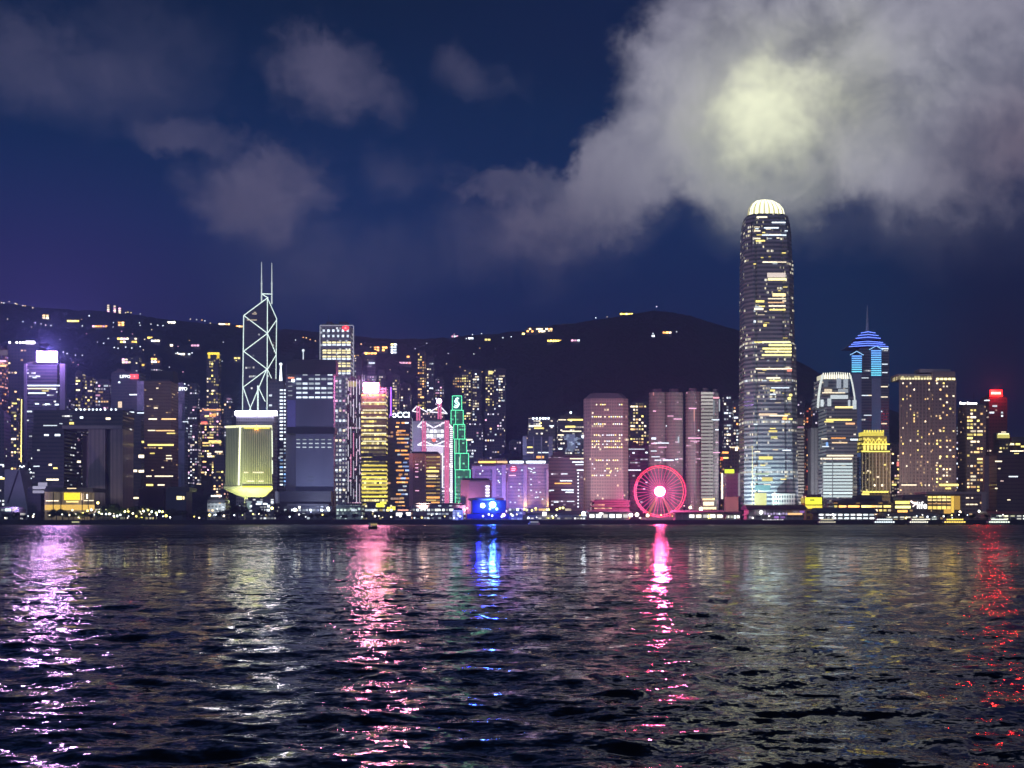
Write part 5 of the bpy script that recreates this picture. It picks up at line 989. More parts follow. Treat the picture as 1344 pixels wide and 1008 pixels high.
LP = [(2,401,NEUT,4),(5,402,COOL,3),(12,399,NEUT,2.6),(20,402,NEUT,3.4),(22,403,YEL,3),(30,405,NEUT,2.6),(33,406,WARM,2.4),(43,409,NEUT,3.2),(10,423,NEUT,2),(30,427,COOL,2),(46,428,COOL,2.4),(54,430,COOL,2.2),(60,431,NEUT,2.4),(67,432,COOL,2.6),(117,419,COOL,4),(108,434,COOL,2.4),(168,411,YEL,3),(172,410,YEL,2.4),(165,415,NEUT,2),(184,413,COOL,1.6),(149,428,COOL,2),(183,428,COOL,2.2),(184,432,COOL,1.6),(198,430,COOL,1.8),(207,431,COOL,2.2),(214,432,COOL,2.6),(250,422,NEUT,2),(258,421,COOL,1.8),(265,420,WARM,2.4),(269,425,COOL,2.6),(276,428,NEUT,1.6),
      (142,449,COOL,2),(136,456,COOL,2.2),(150,461,COOL,2.6),(155,463,COOL,2),(165,462,COOL,2.4),(173,463,COOL,2.2),(184,461,COOL,2.6),(190,450,NEUT,1.6),(233,468,COOL,4),(243,469,COOL,2),(252,469,COOL,2.4),(83,469,COOL,3),(88,470,COOL,2.4),(99,471,COOL,2),(108,471,COOL,2),(310,480,YEL,2),(322,432,COOL,1.6),(388,452,COOL,1.6),(402,449,WARM,3),(398,448,ORG,2.6),(407,450,ORG,2.4),(414,452,WARM,2),
      (474,456,WARM,3),(515,456,COOL,1.8),(521,457,COOL,1.8),(612,449,COOL,2),(620,443,COOL,2.2),(632,442,COOL,2),(660,448,COOL,2.6),(671,447,COOL,2.6),(622,469,COOL,1.2),(782,421,COOL,4),(797,420,NEUT,1),(888,440,COOL,1.6),(857,442,COOL,1.8),(596,438,PNK,1.4),(545,462,COOL,1.2),(560,455,COOL,1.2)]
for px, py, c, e in LP: hill_lamp(px, py, c, e)
r = random.Random(8)
for k in range(40):
    px = r.choice((r.uniform(5, 320), r.uniform(100, 300), r.uniform(460, 670))); py = r.uniform(float(ridge_py(px))+14, 500); hill_lamp(round(px,1), round(py,1), r.choice((COOL, NEUT, WARM, PNK)), 1.5, 1.2)
# the searchlight-like mast on the peak
Y = hill_point(862, 398); X = wx(862, Y); z = float(ground_z(X, Y)); o = thing('relay_mast', 'relay mast with a hazy white lamp on the very peak', 'mast', (X, Y, z-3))
MB().tube((0,0,0), (0,0,16), .9, 6, .4).build('mast', DARKMETAL, o); MB().ball((0,0,16), 1.7, 8, 5).build('lamp', glow('peak_lamp', (.8,.75,1,1), 3), o)
# ---------------------------------------------------------------- seawall and promenade
m = MB(); m.box(wx(-320,1250), wx(1670,1250), 1250, 1254, -1.5, LAND+.35); o = m.build('seawall', paint('dark_concrete', (.035,.033,.036), .9)); tag(o, 'long dark stone seawall along the far edge of the water', 'wall')
m = MB(); x = wx(-60,1250)
fence = thing('railing', 'thin dark railing on top of the long seawall', 'railing', (0, 1252, LAND+.35))
fm = MB()
for z in (.5, 1.05): fm.tube((wx(-60,1252),0,z), (wx(1404,1252),0,z), .06, 4)
fm.build('rail', DARKMETAL, fence)
pm = MB().box(-.05,.05,-.05,.05,0,1.1).mesh('railing_post', DARKMETAL)
for k in range(96): place('railing_post', pm, fence, (wx(-50+k*15.2,1252), 0, 0))
# ---------------------------------------------------------------- observation wheel
Y = 1290; CXW, CYW, RW_ = 866, 645, 33.6/F*1290
wh = thing('observation_wheel', 'giant observation wheel with a red lit rim and a blinding pink white hub', 'ferris wheel', (wx(CXW,Y), Y, LAND)); zc = wz(CYW,Y)-LAND
REDR = glow('red_rim', (1,.02,.05,1), 2.2); ORR = glow('orange_rim', (1,.10,.07,1), 1.8)
def hoop(r, y, q, mat, name, n=72):
    m = MB()
    for k in range(n):
        a, b = 2*math.pi*k/n, 2*math.pi*(k+1)/n; m.tube((r*math.cos(a), y, zc+r*math.sin(a)), (r*math.cos(b), y, zc+r*math.sin(b)), q, 5)
    m.build(name, mat, wh)
hoop(RW_, -1.6, .42, REDR, 'rim'); hoop(RW_-1.9, 1.6, .3, ORR, 'rim')
SPK = glow('pink_spoke', (1,.08,.30,1), 1.5)
for k in range(36):
    a = 2*math.pi*k/36+.06; ca, sa = math.cos(a), math.sin(a)
    MB().tube((3*ca, -1, zc+3*sa), ((RW_-.6)*ca, (-1.4 if k % 2 else 1.2), zc+(RW_-.6)*sa), .17, 4).build('spoke', SPK, wh)
for k in range(42):
    a = 2*math.pi*k/42; c = ((RW_+1.3)*math.cos(a), 0, zc+(RW_+1.3)*math.sin(a)-.5)
    g = MB(); g.ball(c, .95, 8, 5, 1.0); g.tube((c[0], c[1], c[2]+1), (c[0], c[1], c[2]+1.7), .1, 4); g.build('gondola', paint('gondola_glass', (.12,.05,.07), .3), wh)
for sx, col_ in ((-1, (1,.38,.14)), (1, (1,.30,.18))):
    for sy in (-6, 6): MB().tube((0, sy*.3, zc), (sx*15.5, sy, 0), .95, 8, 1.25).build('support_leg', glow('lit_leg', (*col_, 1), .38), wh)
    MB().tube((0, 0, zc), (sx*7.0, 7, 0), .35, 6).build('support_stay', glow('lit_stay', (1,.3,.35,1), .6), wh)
MB().tube((0,-3.2,zc), (0,3.2,zc), 5.2, 24).build('hub', glow('wheel_hub', (1,.06,.17,1), 190, True), wh)
MB().box(-20,20,-9,9,0,3.2).build('boarding_platform', paint('platform_white', (.5,.45,.45), .6), wh)
for sx in (-1, 1):
    ld = bpy.data.lights.new('wheel_glow', 'POINT'); ld.energy = 290000; ld.color = (1,.12,.42); ld.shadow_soft_size = 3.0
    l = bpy.data.objects.new('wheel_glow', ld); col.objects.link(l); l.parent = wh; l.location = (0, sx*7.0, zc)
# ---------------------------------------------------------------- blue lit pavilion on the water's edge
t = Tower('round roofed pavilion drenched in deep blue light at the edge of the water', 612, 668, 655.5, 1262, facade((.25,.25,.3), (.15,.15,.2), ww=4, fh=4.5, mu=.1, mv=.3, cell=.0, run=0, dim=0), d=36, name='pavilion', cat='pavilion', body=False)
a = t.L(613,655)[0]; b = t.L(662,655)[0]; cc, w = (a+b)/2, (b-a)/2
el_ = lambda k, n=28: [(cc+w*k*math.cos(2*math.pi*i/n-math.pi/2), 16*k*math.sin(2*math.pi*i/n-math.pi/2)) for i in range(n)]
z1 = wz(655.5, 1262)-t.base
MB().loft([(el_(.90), z1-1.2), (el_(1.0), z1), (el_(.96), z1+1.6), (el_(.5), z1+2.4)]).build('roof', [paint('pavilion_roof', (.3,.3,.35), .5)]*2, t.root)
MB().loft([(el_(.82), 0), (el_(.82), z1-1.3)]).build('wall', [paint('pavilion_wall', (.12,.12,.16), .5)]*2, t.root)
for k in range(9):
    q = -math.pi/2-1.3+k*.325; MB().tube((cc+w*.9*math.cos(q), 14.6*math.sin(q), 0), (cc+w*.9*math.cos(q), 14.6*math.sin(q), z1-1), .35, 6).build('column', PALE, t.root)
BL = (.004,.012,1,1)
for px, py, r_, e, c in ((633.5,663.5,2.4,30,(.25,.45,1,1)),(646.5,662.5,3.2,190,(.06,.22,1,1)),(643,668,1.2,10,(.15,.3,1,1)),(652,668,1.5,10,(.15,.3,1,1)),(640,660,1,6,BL),(655,659,1,6,BL)):
    MB().ball(t.L(px, py, 3-4), r_, 10, 8).build('spot_lamp', glow('blue_lamp', c, e, True), t.root)
t.bar(620,664,665,17,BL,.4,3.2,'blue_glow_sheet'); t.bar(613,668,677.5,6,BL,.45,-.5,'blue_glow_strip')  # blue light over the pavilion put in as glowing sheets
MB().box(t.x0-4, t.x1+6, t.f-6, 10, -2, .6).build('deck', paint('deck', (.2,.2,.2), .8), t.root)
for px, h in ((634,2.6),(641.5,4.2),(646,3.0),(658.5,2.2)):
    MB().ball(t.L(px, 681-h*1.4, -2.5), 1.0, 8, 6).build('stage_lamp', glow('stage_lamp', (.85,.85,1,1), 4), t.root)
for px, e in ((628, 30000), (648, 45000)):
    ld = bpy.data.lights.new('stage_glow', 'POINT'); ld.energy = e; ld.color = (.01,.02,1); ld.shadow_soft_size = 2.0
    l = bpy.data.objects.new('stage_glow', ld); col.objects.link(l); l.parent = t.root; l.location = t.L(px, 668, -7)
# ---------------------------------------------------------------- ferry piers
def pier(label, x0, x1, ytop, Y, levels, c, e, roofc=(.07,.09,.12), seed=0, dark=False, hip=4):
    t = Tower(label, x0, x1, ytop, Y, None, d=34, name='ferry_pier', cat='pier', body=False)
    r = random.Random(seed); w = t.x1-t.x0
    MB().box(t.x0-2, t.x1+2, t.f-4, -t.f, -5.5, .2).build('deck', paint('deck', (.12,.12,.12), .8), t.root)
    lv = (t.h-2)/levels
    MB().box(t.x0+1.5, t.x1-1.5, t.f+4, -t.f-2, 0, t.h-2).build('wall', paint('pier_wall', (.30,.28,.26), .7), t.root)
    for L_ in range(1, levels+1): MB().box(t.x0, t.x1, t.f, -t.f, L_*lv-.5, L_*lv).build('floor_slab', paint('pier_slab', (.45,.45,.44), .7), t.root)
    q = lambda k: [(t.x0*k-1.5*(k == 1), t.f*k-1.5*(k == 1)), (t.x1*k+1.5*(k == 1), t.f*k-1.5*(k == 1)), (t.x1*k+1.5*(k == 1), -t.f*k), (t.x0*k-1.5*(k == 1), -t.f*k)]
    MB().loft([(q(1), t.h-2), (q(1), t.h-1.4), ([(x*.98 if True else x, y*.35) for x, y in q(1)], t.h-1.4+hip)]).build('roof', [paint('pier_roof', roofc, .6)]*2, t.root)
    n = max(4, int(w/6.5))
    cm = MB().box(-.28,.28,-.28,.28,0,t.h-2.5).mesh('column', paint('pier_column', (.5,.5,.5), .6))
    for k in range(n+1): place('column', cm, t.root, (t.x0+.6+k*(w-1.2)/n, t.f+.6, 0))
    for L_ in range(levels):
        for k in range(n):
            if r.random() < (.35 if dark else .9): add_window(t.root, w/n*.72, lv*.42, glow('pier_light', r.choice(c) if isinstance(c, list) else c, round(e*r.choice((.35,.7,1,1.4)), 2)), (t.x0+(k+.5)*w/n, t.f+3.8, L_*lv+lv*.55), 'lit_bay')
    return t
PW = [(1,.95,.88,1),(.85,.95,1,1),(1,.9,.7,1)]
pier('low white arcaded pier lit along its whole front left of the wheel', 770, 826, 670, 1258, 1, PW, 2.2, (.35,.33,.33), 1, hip=2)
pier('low white arcaded pier lit along its whole front right of the wheel', 880, 950, 670.5, 1258, 1, PW, 2.0, (.2,.2,.2), 2, hip=2)
t = pier('dark violet pier pavilion with dim arched bays below the giant tower', 974, 1058, 666, 1260, 2, [(.6,.3,1,1),(.8,.5,1,1),(.9,.8,1,1)], .45, (.05,.04,.07), 3, True, 4)
MB().ball(t.L(999,672.5,-1), 2.0, 10, 6).build('clock_face', glow('clock_face', (.95,.95,1,1), 4), t.root)
for k in range(8): t.bar(1003+k*4, 1005.5+k*4, 674+(k*37 % 3)*.4, 2.6, (.75,.6,1,1), .6, -.4, 'lit_bay')
for k in range(9): t.bar(1001+k*3.1, 1003.2+k*3.1, 682.3+(k*29 % 3)*.3, 1.6, (.95,.9,1,1), 1.6, -.4, 'lit_bay')
t.bar(1034,1053,674.5,2.4,(1,.6,.25,1),1.3,-.5,'lit_bay')
pier('two storey pier with cool white decks and a dark arched roof', 1064, 1150, 671, 1262, 2, [(.85,.97,1,1),(.8,.95,1,1),(.95,1,1,1)], 2.4, (.07,.10,.13), 4, hip=5)
pier('long pier with cream lit windows behind moored boats', 1151, 1232, 675, 1264, 2, [(1,.95,.75,1),(.9,1,.9,1),(1,.85,.5,1)], 1.9, (.22,.2,.19), 5, hip=3)
pier('wide pier with greenish white lit decks at the end of the waterfront', 1284, 1352, 673, 1264, 2, [(.9,1,.85,1),(1,1,.9,1),(.95,.95,.6,1)], 2.2, (.12,.14,.12), 6, hip=3)
pier('small pale arcade with white lamps before the dark plum office block', 752, 769, 676, 1262, 1, PW, 1.6, (.3,.3,.3), 7, hip=1.5)
pier('pale lit landing shed before the yellow green roof box', 951, 972, 672, 1262, 1, [(.95,1,.8,1),(1,.95,.8,1)], 1.8, (.12,.12,.12), 8, hip=2)
# ---------------------------------------------------------------- low blocks behind the promenade
LOW = dict(d=26, name='low_block', cat='building')
t = Tower('long mall block with warm stacked windows beside the white swoosh sign', 1216, 1294, 648, 1340, facade((.25,.20,.18), (.12,.09,.08), ww=4, fh=4.3, mu=.1, mv=.25, cell=.04, run=.06, A=WARM, B=NEUT, power=1.2, dim=.01), d=44, name='mall', cat='mall')
for py, h, e, c in ((652.5,2.6,2.2,(1,.78,.2,1)),(656.5,2,1.4,(1,.75,.3,1)),(661,1.6,.9,(1,.55,.2,1)),(666.3,4,1.8,(1,.72,.16,1))):
    for k in range(5): t.bar(1218+k*6.2, 1223+k*6.2, py, h, c, e*rng.choice((.7,1,1.2)), -.3)
t.bar(1248.5,1252,662,22,(1,.66,.10,1),1.1,-.4,'lit_atrium'); t.bar(1252.5,1260,660,18,(1,.58,.1,1),.5,-.4,'lit_atrium'); t.bar(1239,1248,671,6,(1,.55,.12,1),.8,-.3)
for a_, b_, py in ((1268,1272,653.5),(1275,1277,653.5),(1268,1272,662),(1273,1278,662),(1279,1283,662)): t.bar(a_, b_, py, 1.5, NEUT, 1.6, -.3)
t.block('cornice', 1215, 1295, 645.5, 648.2, paint('tan_cornice', (.34,.28,.26), .7), -1.5, 40); t.block('corner_pier', 1288, 1294, 648, 674, paint('tan_cornice', (.34,.28,.26), .7), -1.2, 6)
t = Tower('dark low mall wing carrying a glowing white word sign with a pink swoosh', 1172, 1217, 652, 1335, facade((.10,.09,.10), (.05,.05,.05), ww=4, fh=4.3, mu=.1, mv=.25, cell=.05, run=.05, A=WARM, B=NEUT, power=1.5), d=40, name='mall_wing', cat='mall')
t.text('life', 1210, 663.6, 9.5, (1,.98,.96), 2.4, dy=-1, wpx=13, bold=.05)
ribbon(t, [(1195.5,657.5),(1198,659.8),(1201.5,660.4),(1204,661.6),(1206,664)], .9, 'swoosh', glow('swoosh', (1,.75,.7,1), 3), -1); ribbon(t, [(1198,665),(1200.5,662.5),(1203.5,661)], .7, 'swoosh', glow('swoosh', (1,.75,.7,1), 2), -1)
for a_, b_, py, h, c, e in ((1175,1194,659.5,4,(1,.78,.2,1),1.6),(1175,1195,665.5,3.4,(1,.95,.35,1),2.2),(1178,1191,671,3,(1,.5,.12,1),2),(1180,1188,660,2,YEL,2)): t.bar(a_, b_, py, h, c, e, -.4, 'lit_bay')
Tower('low dark block with amber strips between the shouldered tower and the word sign', 1086, 1172, 660, 1345, facade((.10,.075,.06), (.06,.045,.035), ww=5, fh=4.4, mu=.05, mv=.3, cell=.12, run=.22, A=ORG, B=YEL, power=1.7), roofs=((1110,1150,655),(1185-60,1160,650)), nwin=26, ww=5, fh=4.4, wc=(ORG, YEL, NEUT), wlen=(1,2,3), **LOW)
t = Tower('bright yellow lit glass box beside the colonnaded podium', 1052, 1080, 651.5, 1330, facade((.3,.28,.05), ww=6, fh=6, cell=0), d=22, name='yellow_box', cat='building')
t.bar(1057,1078.5,657.5,9,(.95,.92,.05,1),1.5,-.4,'lit_wall'); t.bar(1050,1079,665.5,4,(1,.78,.08,1),1.3,-.4,'lit_wall'); t.bar(1051,1056,657,7,(.8,.6,.1,1),.6,-.4,'lit_wall'); t.bar(1063,1069,656.5,3,(.75,.8,.05,1),.7,-.8,'lit_wall')
Tower('low pale block with a white domed roof beside the headquarters', 272, 302, 660, 1350, facade((.32,.33,.33), (.1,.1,.1), ww=4, fh=4.4, cell=.03), roofs=(), **LOW)
t = Tower('white domed hall glowing on the terrace left of the headquarters', 272, 301, 656, 1375, facade((.55,.56,.56), ww=5, fh=6, mu=.5, cell=0), d=24, name='domed_hall', cat='hall')
MB().ball((t.x0*.2, 0, t.h-1), (t.x1-t.x0)*.42, 20, 10, .42).build('dome', paint('white_dome', (.62,.64,.66), .5), t.root); t.bar(277,291,651,2,(.95,1,1,1),2.6,-1.5,'light_band')
FLOOD += [(285,668,1335,286,655,1370,(.85,.95,1),16000,'white floodlight before the domed hall')]
t = Tower('low grey annex with a row of white windows under the headquarters', 322, 366, 655, 1345, facade((.10,.10,.12), (.05,.05,.06), ww=4, fh=4.2, mu=.12, mv=.28, cell=.14, A=COOL, B=NEUT, power=1.6), nwin=8, wc=(COOL,), bars=((336,343,661.5,1.8,COOL,2.6),(345,351,661.5,1.8,COOL,2.4),(324,329,663,10,(.6,.85,.8,1),.4)), **LOW)
t.block('grey_bulk', 360, 372, 645, 660, PALE, 4, 12)
Tower('dark low block behind the street lamps left of the yellow banded tower', 372, 440, 664, 1330, facade((.05,.05,.06), ww=5, fh=4.4, cell=.06, A=COOL, B=COOL, power=1.6), nwin=10, wc=(COOL, NEUT), **LOW)
Tower('pale green lit low terminal under the pink striped tower', 441, 478, 663, 1330, facade((.25,.30,.27), (.15,.25,.22), ww=3, fh=5, mu=.1, mv=.25, cell=.5, A=(.75,1,.85,1), B=COOL, power=.9, dim=.05), nwin=14, wc=((.8,1,.9,1), COOL), **LOW)
t = Tower('low dark block with bright yellow awnings below the yellow banded tower', 478, 522, 662, 1340, facade((.08,.08,.09), ww=4, fh=4.5, cell=.1, A=YEL, B=COOL, power=1.6), nwin=10, wc=(YEL, COOL), bars=((494,504,663,5,(1,.95,.05,1),1.8),(508,513,668,5,(1,.85,.05,1),1.7),(514,519,667,5,(1,.85,.1,1),1.4),(499,507,660,3,(1,.95,.1,1),1.5)), **LOW)
t = Tower('low grey shed with two white glaring doors below the brown civic block', 519, 541, 667, 1310, facade((.20,.20,.21), ww=4, fh=5, cell=.06, A=ORG, B=NEUT), d=20, name='shed', cat='shed', bars=((520,528,675,4,(1,.95,.95,1),2.6),(533,539,674.5,4,(1,.9,.9,1),2.6),(522,536,669.5,1.6,(1,.45,.3,1),1.4)))
t = Tower('long low white lit terminal below the suspended bank tower', 541, 612, 663, 1315, facade((.14,.14,.16), (.08,.08,.1), ww=4, fh=4.6, mu=.1, mv=.28, cell=.35, A=COOL, B=COOL, power=1.2, dim=.02), nwin=26, wc=(COOL, (.9,1,.95,1)), wE=(1,3), **LOW)
t = Tower('pale blue glowing cube kiosk on the waterfront', 594, 608, 669.5, 1275, facade((.5,.55,.7), (.5,.55,.7), ww=3, fh=3, mu=.05, mv=.05, cell=1, run=1, A=(.62,.75,1,1), B=(.7,.8,1,1), power=.75), d=10, name='kiosk', cat='kiosk'); t.bar(600.5,602,675,5,COOL,1.6,-.3,'door_light')
t = Tower('low pale shed between blue pavilion and palm trees', 667, 686, 671, 1272, facade((.4,.42,.5), (.3,.3,.4), ww=3, fh=3, mu=.1, mv=.2, cell=.5, A=(.7,.75,1,1), B=COOL, power=.8), d=12, name='shed', cat='shed', nwin=6, wc=(COOL,))
Tower('long low grey ferry shed with a lit front below the flaming pilasters', 686, 752, 676, 1275, facade((.28,.27,.30), (.2,.2,.22), ww=4, fh=4, mu=.1, mv=.3, cell=.15, A=NEUT, B=COOL, power=1), d=14, name='shed', cat='shed', nwin=6, bars=((712,717,674.5,5,(1,.95,.9,1),3.2),))
Tower('small dark block with lit gallery floors left of the amber hall', -4, 34, 668, 1310, facade((.08,.08,.09), ww=4, fh=4.5, cell=.3, A=COOL, B=NEUT, power=1.6), d=20, name='low_block', cat='building', nwin=14, wc=(COOL, NEUT, (.7,1,.9,1)))
Tower('low canopy building with white lit front behind dark trees right of the amber hall', 124, 170, 670, 1320, facade((.10,.10,.08), ww=4, fh=4.5, cell=.4, A=(.95,1,.6,1), B=COOL, power=1.4), d=20, name='low_block', cat='building', nwin=16, wc=((.95,1,.6,1), COOL, YEL), wE=(1.4,3))
Tower('low dark block with bright white lamps behind the trees below the brown tower', 166, 206, 671, 1315, facade((.07,.07,.06), ww=4, fh=4.5, cell=.25, A=YEL, B=COOL, power=1.8), d=20, name='low_block', cat='building', nwin=12, wc=(YEL, (.9,1,.95,1)), wE=(1.4,3))

# ---------------------------------------------------------------- street lamps
lm = {}
def lamp(px, py, Y, c, e, r, label, group):
    X = wx(px, Y); z = max(wz(py, Y)-LAND, 2.5); k = (c, e, r, round(z, 1)); o = thing('street_lamp', label, 'street lamp', (X, Y, LAND), group)
    if k not in lm: lm[k] = (MB().tube((0,0,0), (0,0,z-.2), .13, 6, .08).mesh('post', DARKMETAL), MB().ball((0,0,z), r, 8, 6).mesh('lamp_head', glow('lamp_head', c, e)))
    place('post', lm[k][0], o); place('lamp_head', lm[k][1], o)
r = random.Random(17)
big_ = [(128.5,660,1310,YEL,5,1.5,'amber lamp on a short mast right of the amber hall'),(357,667,1290,(1,.95,.35,1),4,1.6,'yellow green lamp before the grey annex'),(387,669,1275,COOL,6,1.8,'white globe lamp below the bluish grey tower'),(393,666,1280,(1,1,.75,1),4,1.2,'yellowish lamp beside the white globe lamp'),(430.5,667,1280,(.95,1,.85,1),6,1.4,'lone tall white lamp below the edge of the bluish grey tower'),(275,676,1270,YEL,5,1.4,'amber lamp below the domed hall'),(218,677,1268,(1,.8,.15,1),5,1.4,'yellow lamp below the black cube pavilion'),
        (766,674,1264,COOL,9,2.2,'glaring white lamp left of the white arcade'),(789,673.5,1262,(1,.95,.9,1),7,2,'white lamp above the white arcade'),(828,676,1258,(1,.8,.85,1),8,2,'pink white lamp at the foot of the wheel'),(836,675.5,1262,(1,.92,.7,1),7,2,'cream lamp at the foot of the wheel'),(850,676.5,1262,(1,.85,.5,1),7,1.6,'amber lamp under the wheel'),(906,666,1290,(1,.9,.5,1),5,1.6,'yellow lamp right of the wheel'),(661,676,1258,(1,.6,.7,1),5,1.8,'pink lamp right of the blue pavilion'),(613,667,1280,(1,.35,.4,1),3,1.4,'red lamp above the pale blue kiosk'),
        (664,671,1275,(1,.7,.8,1),3,1.2,'rosy lamp beside the pale shed'),(920,668,1300,(1,.95,.7,1),7,2.0,'bright cream lamp below the striped balconies'),(931,678,1262,YEL,6,2.0,'amber lamp below the striped balconies'),(1260,672,1290,NEUT,5,1.4,'white lamp below the lit atrium of the mall'),(1285,671,1290,(1,.95,.8,1),5,1.3,'cream lamp at the corner of the long mall'),(1310,675,1270,COOL,7,1.6,'white lamp on the end pier'),(489.5,671,1290,NEUT,3,1.0,'small lamp under the yellow awnings')]
for q in big_: lamp(*q, None)
for px in (688,691.5,698,703,713.5,720,731,735,739): lamp(px, 668+r.uniform(-1.5,2), 1300, (1,.95,.25,1), 4, 1.2, 'yellow lamp in the palm walk below the flaming pilasters', 'yellow lamps of the palm walk')
for px in range(84, 216, 5): lamp(px+r.uniform(-1,1), 674+r.uniform(-5,4), 1285, r.choice(((.95,1,.45,1),(1,.95,.6,1),(.9,1,.95,1),(1,.85,.2,1))), r.choice((3,5,7)), 1.1, 'small bright lamp among the dark trees near the amber hall', 'lamps among the trees near the amber hall')
for k in range(92):
    px = r.uniform(-4, 1344)
    if 610 < px < 670: continue
    lamp(px, r.uniform(674, 681), r.choice((1258,1264,1272)), r.choice((COOL, COOL, NEUT, (1,.95,.85,1), YEL)), r.choice((2.5,4,6)), r.choice((.55,.8,1.0)), 'small lamp on a thin post along the waterfront promenade', 'small lamps along the waterfront promenade')
# ---------------------------------------------------------------- trees
CROWN = paint('tree_leaf', (.035,.05,.02), .9, .5, .8); TRUNK = paint('tree_trunk', (.05,.04,.03), .9)
def tree_meshes(seed, w, h, palm=False):
    r = np.random.RandomState(seed); tm = MB(); cm = MB()
    if palm:
        tm.tube((0,0,0), (.4,0,h*.8), .32, 6, .2)
        for k in range(13):
            a = k*2*math.pi/13+r.rand()*.3; p = np.array((.4,0,h*.8)); q = 0
            for s in range(5):
                d = np.array((math.cos(a)*w*.11, math.sin(a)*w*.11, h*(.075-.045*s)))
                n = p+d; side = np.array((-math.sin(a), math.cos(a), -.5))*w*.035*(1-s*.15)
                cm.face([p-side, n-side*.8, n, p]); cm.face([p, n, n+side*.8*[-1,-1,1]*np.array((-1,-1,1)), p+side*np.array((1,1,-1))]); p = n
        return tm.mesh('trunk', TRUNK), cm.mesh('crown', CROWN)
    tm.tube((0,0,0), (.1,0,h*.42), .5*h/10, 7, .32*h/10)
    cl = []
    for k in range(9):
        a = k*2.4; q = np.array((math.cos(a)*w*.30*r.uniform(.5,1), math.sin(a)*w*.25, h*r.uniform(.42,.82))); tm.tube((.1,0,h*.38), tuple(q), .16*h/10, 5, .06)
        cl.append((q, w*r.uniform(.16,.26)))
    for c, R_ in cl:
        for _ in range(70):
            v = r.normal(size=3); v /= np.linalg.norm(v); p = c+v*R_*r.uniform(.55,1.1)*np.array((1,1,.72)); s = r.uniform(.28,.6)*h/10
            u = np.cross(v, r.normal(size=3)); u /= np.linalg.norm(u); x = np.cross(v, u)
            cm.face([p-u*s-x*s*.6, p+u*s-x*s*.5, p+u*s*.8+x*s*.6, p-u*s*.7+x*s*.7])
    return tm.mesh('trunk', TRUNK), cm.mesh('crown', CROWN)
TM = [tree_meshes(i, w, h) for i, (w, h) in enumerate(((13,11),(17,13),(11,10),(20,14)))]; PM = [tree_meshes(20+i, 9, h, True) for i, h in enumerate((10, 12))]
def tree(px, Y, k, s, label, group=None, palm=False):
    o = thing('palm_tree' if palm else 'tree', label, 'palm tree' if palm else 'tree', (wx(px, Y), Y, LAND), group); a, b = (PM if palm else TM)[k]
    o.scale = (s,)*3; o.rotation_euler = (0, 0, r.uniform(0, 6.28)); place('trunk', a, o); place('crown', b, o)
tree(312, 1275, 3, 1.35, 'broad dark round tree below the headquarters'); tree(345, 1272, 1, 1.05, 'dark round tree right of the headquarters stem'); tree(151, 1290, 1, 1.5, 'tall dark tree at the foot of the gateway building'); tree(938, 1275, 1, .95, 'dark tree below the striped balconies'); tree(68, 1275, 2, 1.0, 'small dark tree at the corner of the amber hall')
for px in (74,82,90,97,104,111,119): tree(px, 1278, r.randrange(3), r.uniform(.75,1.05), 'small dark tree in a row before the amber hall', 'trees in a row before the amber hall')
for px in (128,136,143,160,168,178,186,195,204): tree(px, 1292, r.randrange(4), r.uniform(.9,1.35), 'bushy dark tree between the gateway building and the black cube', 'trees between the gateway and the black cube')
for px in (213,226,240,252,262,270,286,298): tree(px, 1285, r.randrange(4), r.uniform(.8,1.25), 'low dark tree between the black cube and the headquarters', 'trees between the black cube and the headquarters')
for px in (364,374,383,398,408,417,426,436): tree(px, 1272, r.randrange(3), r.uniform(.7,1.0), 'low dark tree under the bluish grey tower', 'trees under the bluish grey tower')
for px in (452,466,480,492,515,530,548,566,582): tree(px, 1268, r.randrange(3), r.uniform(.5,.8), 'low clipped dark tree along the middle promenade', 'clipped trees along the middle promenade')
for px in (690,697,706,713,724,733,741): tree(px, 1282, r.randrange(2), r.uniform(.9,1.2), 'palm tree lit from below in the palm walk', 'palms of the palm walk', True)
for px in (1240,1262,1276,1296,1318,1332): tree(px, 1276, r.randrange(3), r.uniform(.6,.95), 'small dark tree along the promenade before the long mall', 'trees before the long mall')
for px in (8,20,31,44): tree(px, 1280, r.randrange(3), r.uniform(.6,.9), 'low dark tree under the slanted grey building', 'trees under the slanted grey building')
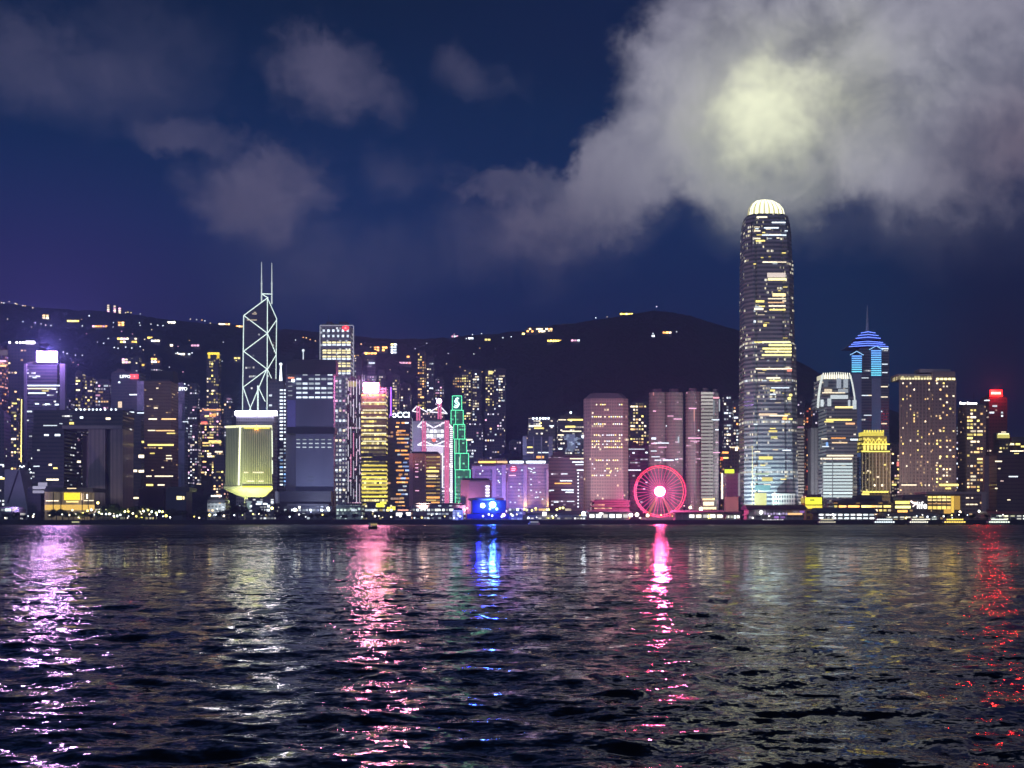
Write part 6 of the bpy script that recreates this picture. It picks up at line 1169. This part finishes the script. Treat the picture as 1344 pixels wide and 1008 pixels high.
# ---------------------------------------------------------------- boats
def hull(L_, W_, H_):
    m = MB(); st = [(-.5,.75,.95),(-.3,1,.9),(.2,1,.9),(.4,.6,1.05),(.5,.05,1.2)]
    rings = []
    for u, k, zt in st: rings.append([(u*L_, -W_/2*k, H_*zt), (u*L_, -W_/2*k*.7, -.3), (u*L_, W_/2*k*.7, -.3), (u*L_, W_/2*k, H_*zt)])
    for a, b in zip(rings[:-1], rings[1:]):
        for i in range(3): m.face([a[i], a[i+1], b[i+1], b[i]][::-1])
        m.face([a[3], a[0], b[0], b[3]][::-1])
    m.face(rings[0]); m.face(rings[-1][::-1]); return m
def boat(label, px, Y, L_, c, e, decks=2, hullc=(.03,.05,.04), rot=0.0, kind='ferry', lens=9):
    o = thing(kind, label, 'ferry' if kind == 'ferry' else 'boat', (wx(px, Y), Y, 0.05)); o.rotation_euler = (0, 0, rot)
    hull(L_, L_*.24, 1.6).build('hull', paint('boat_hull', hullc, .5), o)
    for d in range(decks):
        l = L_*(.74-.16*d); z = 1.5+d*2.6
        cb = MB().box(-l/2, l/2, -L_*.09, L_*.09, z, z+2.1).build('cabin', paint('boat_cabin', (.55,.56,.52), .6), o); MB().box(-l/2-.6, l/2+.6, -L_*.11, L_*.11, z+2.1, z+2.4).build('roof', paint('boat_roof', (.3,.32,.3), .6), o)
        for k in range(lens): add_window(cb, l/lens*.66, 1.0, glow('boat_light', c, e), (-l/2+(k+.5)*l/lens, -L_*.09, z+1.2))
    if decks > 1: MB().tube((0,0,z+2.3), (0,0,z+5), .7, 8).build('funnel', DARKMETAL, o)
    MB().tube((l*.3,0,z+2.3), (l*.3,0,z+6), .12, 5).build('mast', DARKMETAL, o); MB().ball((l*.3,0,z+6), .5, 8, 5).build('mast_lamp', glow('mast_light', (1,.97,.9,1), 6), o)
boat('yellow lit double deck ferry moored before the long mall', 1252, 1240, 30, (1,.72,.1,1), 2.4, 2, (.05,.05,.03)); boat('white lit double deck ferry moored at the cool white pier', 1160, 1242, 28, (.85,.97,1,1), 2.2, 2); boat('greenish white lit ferry moored at the end pier', 1310, 1241, 30, (.9,1,.8,1), 2.2, 2, (.03,.07,.05), .05); boat('cream lit ferry moored at the long pier', 1205, 1241, 26, (1,.95,.75,1), 1.8, 2, (.04,.04,.05))
boat('dark ferry with few lights lying at the violet pavilion pier', 1085, 1241, 24, (1,.9,.6,1), .9, 2, (.03,.03,.04))
boat('tiny dark motor boat with a white mast lamp out on the water', 489.5, 690, 7.5, (1,.7,.3,1), .5, 1, (.02,.02,.025), .9, 'motor_boat', 3)
boat('small white work boat moored by the long low ferry shed', 701, 1236, 12, (.8,.8,1,1), .5, 1, (.5,.5,.55), .3, 'work_boat', 4)
boat('small dark launch moored before the amber hall', 100, 1240, 12, (1,.95,.4,1), .7, 1, (.03,.03,.04), -.2, 'work_boat', 4)
# ---------------------------------------------------------------- floodlights: a lamp head on a short post, its light aimed at its wall; many added to tint walls and haze
for (px, py, Y, ax, ay, aY, c, watts, label) in FLOOD:
    X, Z = wx(px, Y), max(wz(py, Y), LAND+1.0)
    if Y > YF: LAND0 = float(ground_z(X, Y)); Z = LAND0+7
    else: LAND0 = wz(262, Y) if label.startswith('beam lamp') else LAND
    o = thing('floodlight', label, 'floodlight', (X, Y, LAND0))
    MB().tube((0, 0, 0), (0, 0, Z-LAND0-.4), .16).build('post', DARKMETAL, o)
    MB().box(-.7, .7, -.4, .4, Z-LAND0-.4, Z-LAND0+.4).build('lamp_head', glow('flood_lens', (*c, 1), 3), o)
    ld = bpy.data.lights.new('flood_lamp', 'SPOT'); ld.energy = watts; ld.color = c; ld.spot_size = R(125); ld.spot_blend = 1.0; ld.shadow_soft_size = 1.0
    l = bpy.data.objects.new('flood_lamp', ld); col.objects.link(l); l.parent = o
    d = np.array((wx(ax, aY)-X, aY-Y, wz(ay, aY)-Z)); d /= np.linalg.norm(d)
    import mathutils
    l.location = (d[0]*1.2, d[1]*1.2, Z-LAND0+.6+abs(d[2])*1.0); l.rotation_euler = mathutils.Vector(d).to_track_quat('-Z', 'Y').to_euler()
# ---------------------------------------------------------------- hazy harbour air
h = MB().box(-2700, 2700, -30, YR+650, -8, 700).build('haze', ROOF); h.data.materials.clear()
m = bpy.data.materials.new('haze_air'); m.use_nodes = True; m.node_tree.nodes.clear()
v = m.node_tree.nodes.new('ShaderNodeVolumePrincipled'); v.inputs['Density'].default_value = 2.3e-4
v.inputs['Color'].default_value = (.32, .48, .97, 1); v.inputs['Anisotropy'].default_value = .5
o = m.node_tree.nodes.new('ShaderNodeOutputMaterial'); m.node_tree.links.new(v.outputs[0], o.inputs[1])
h.data.materials.append(m); h['kind'] = 'stuff'
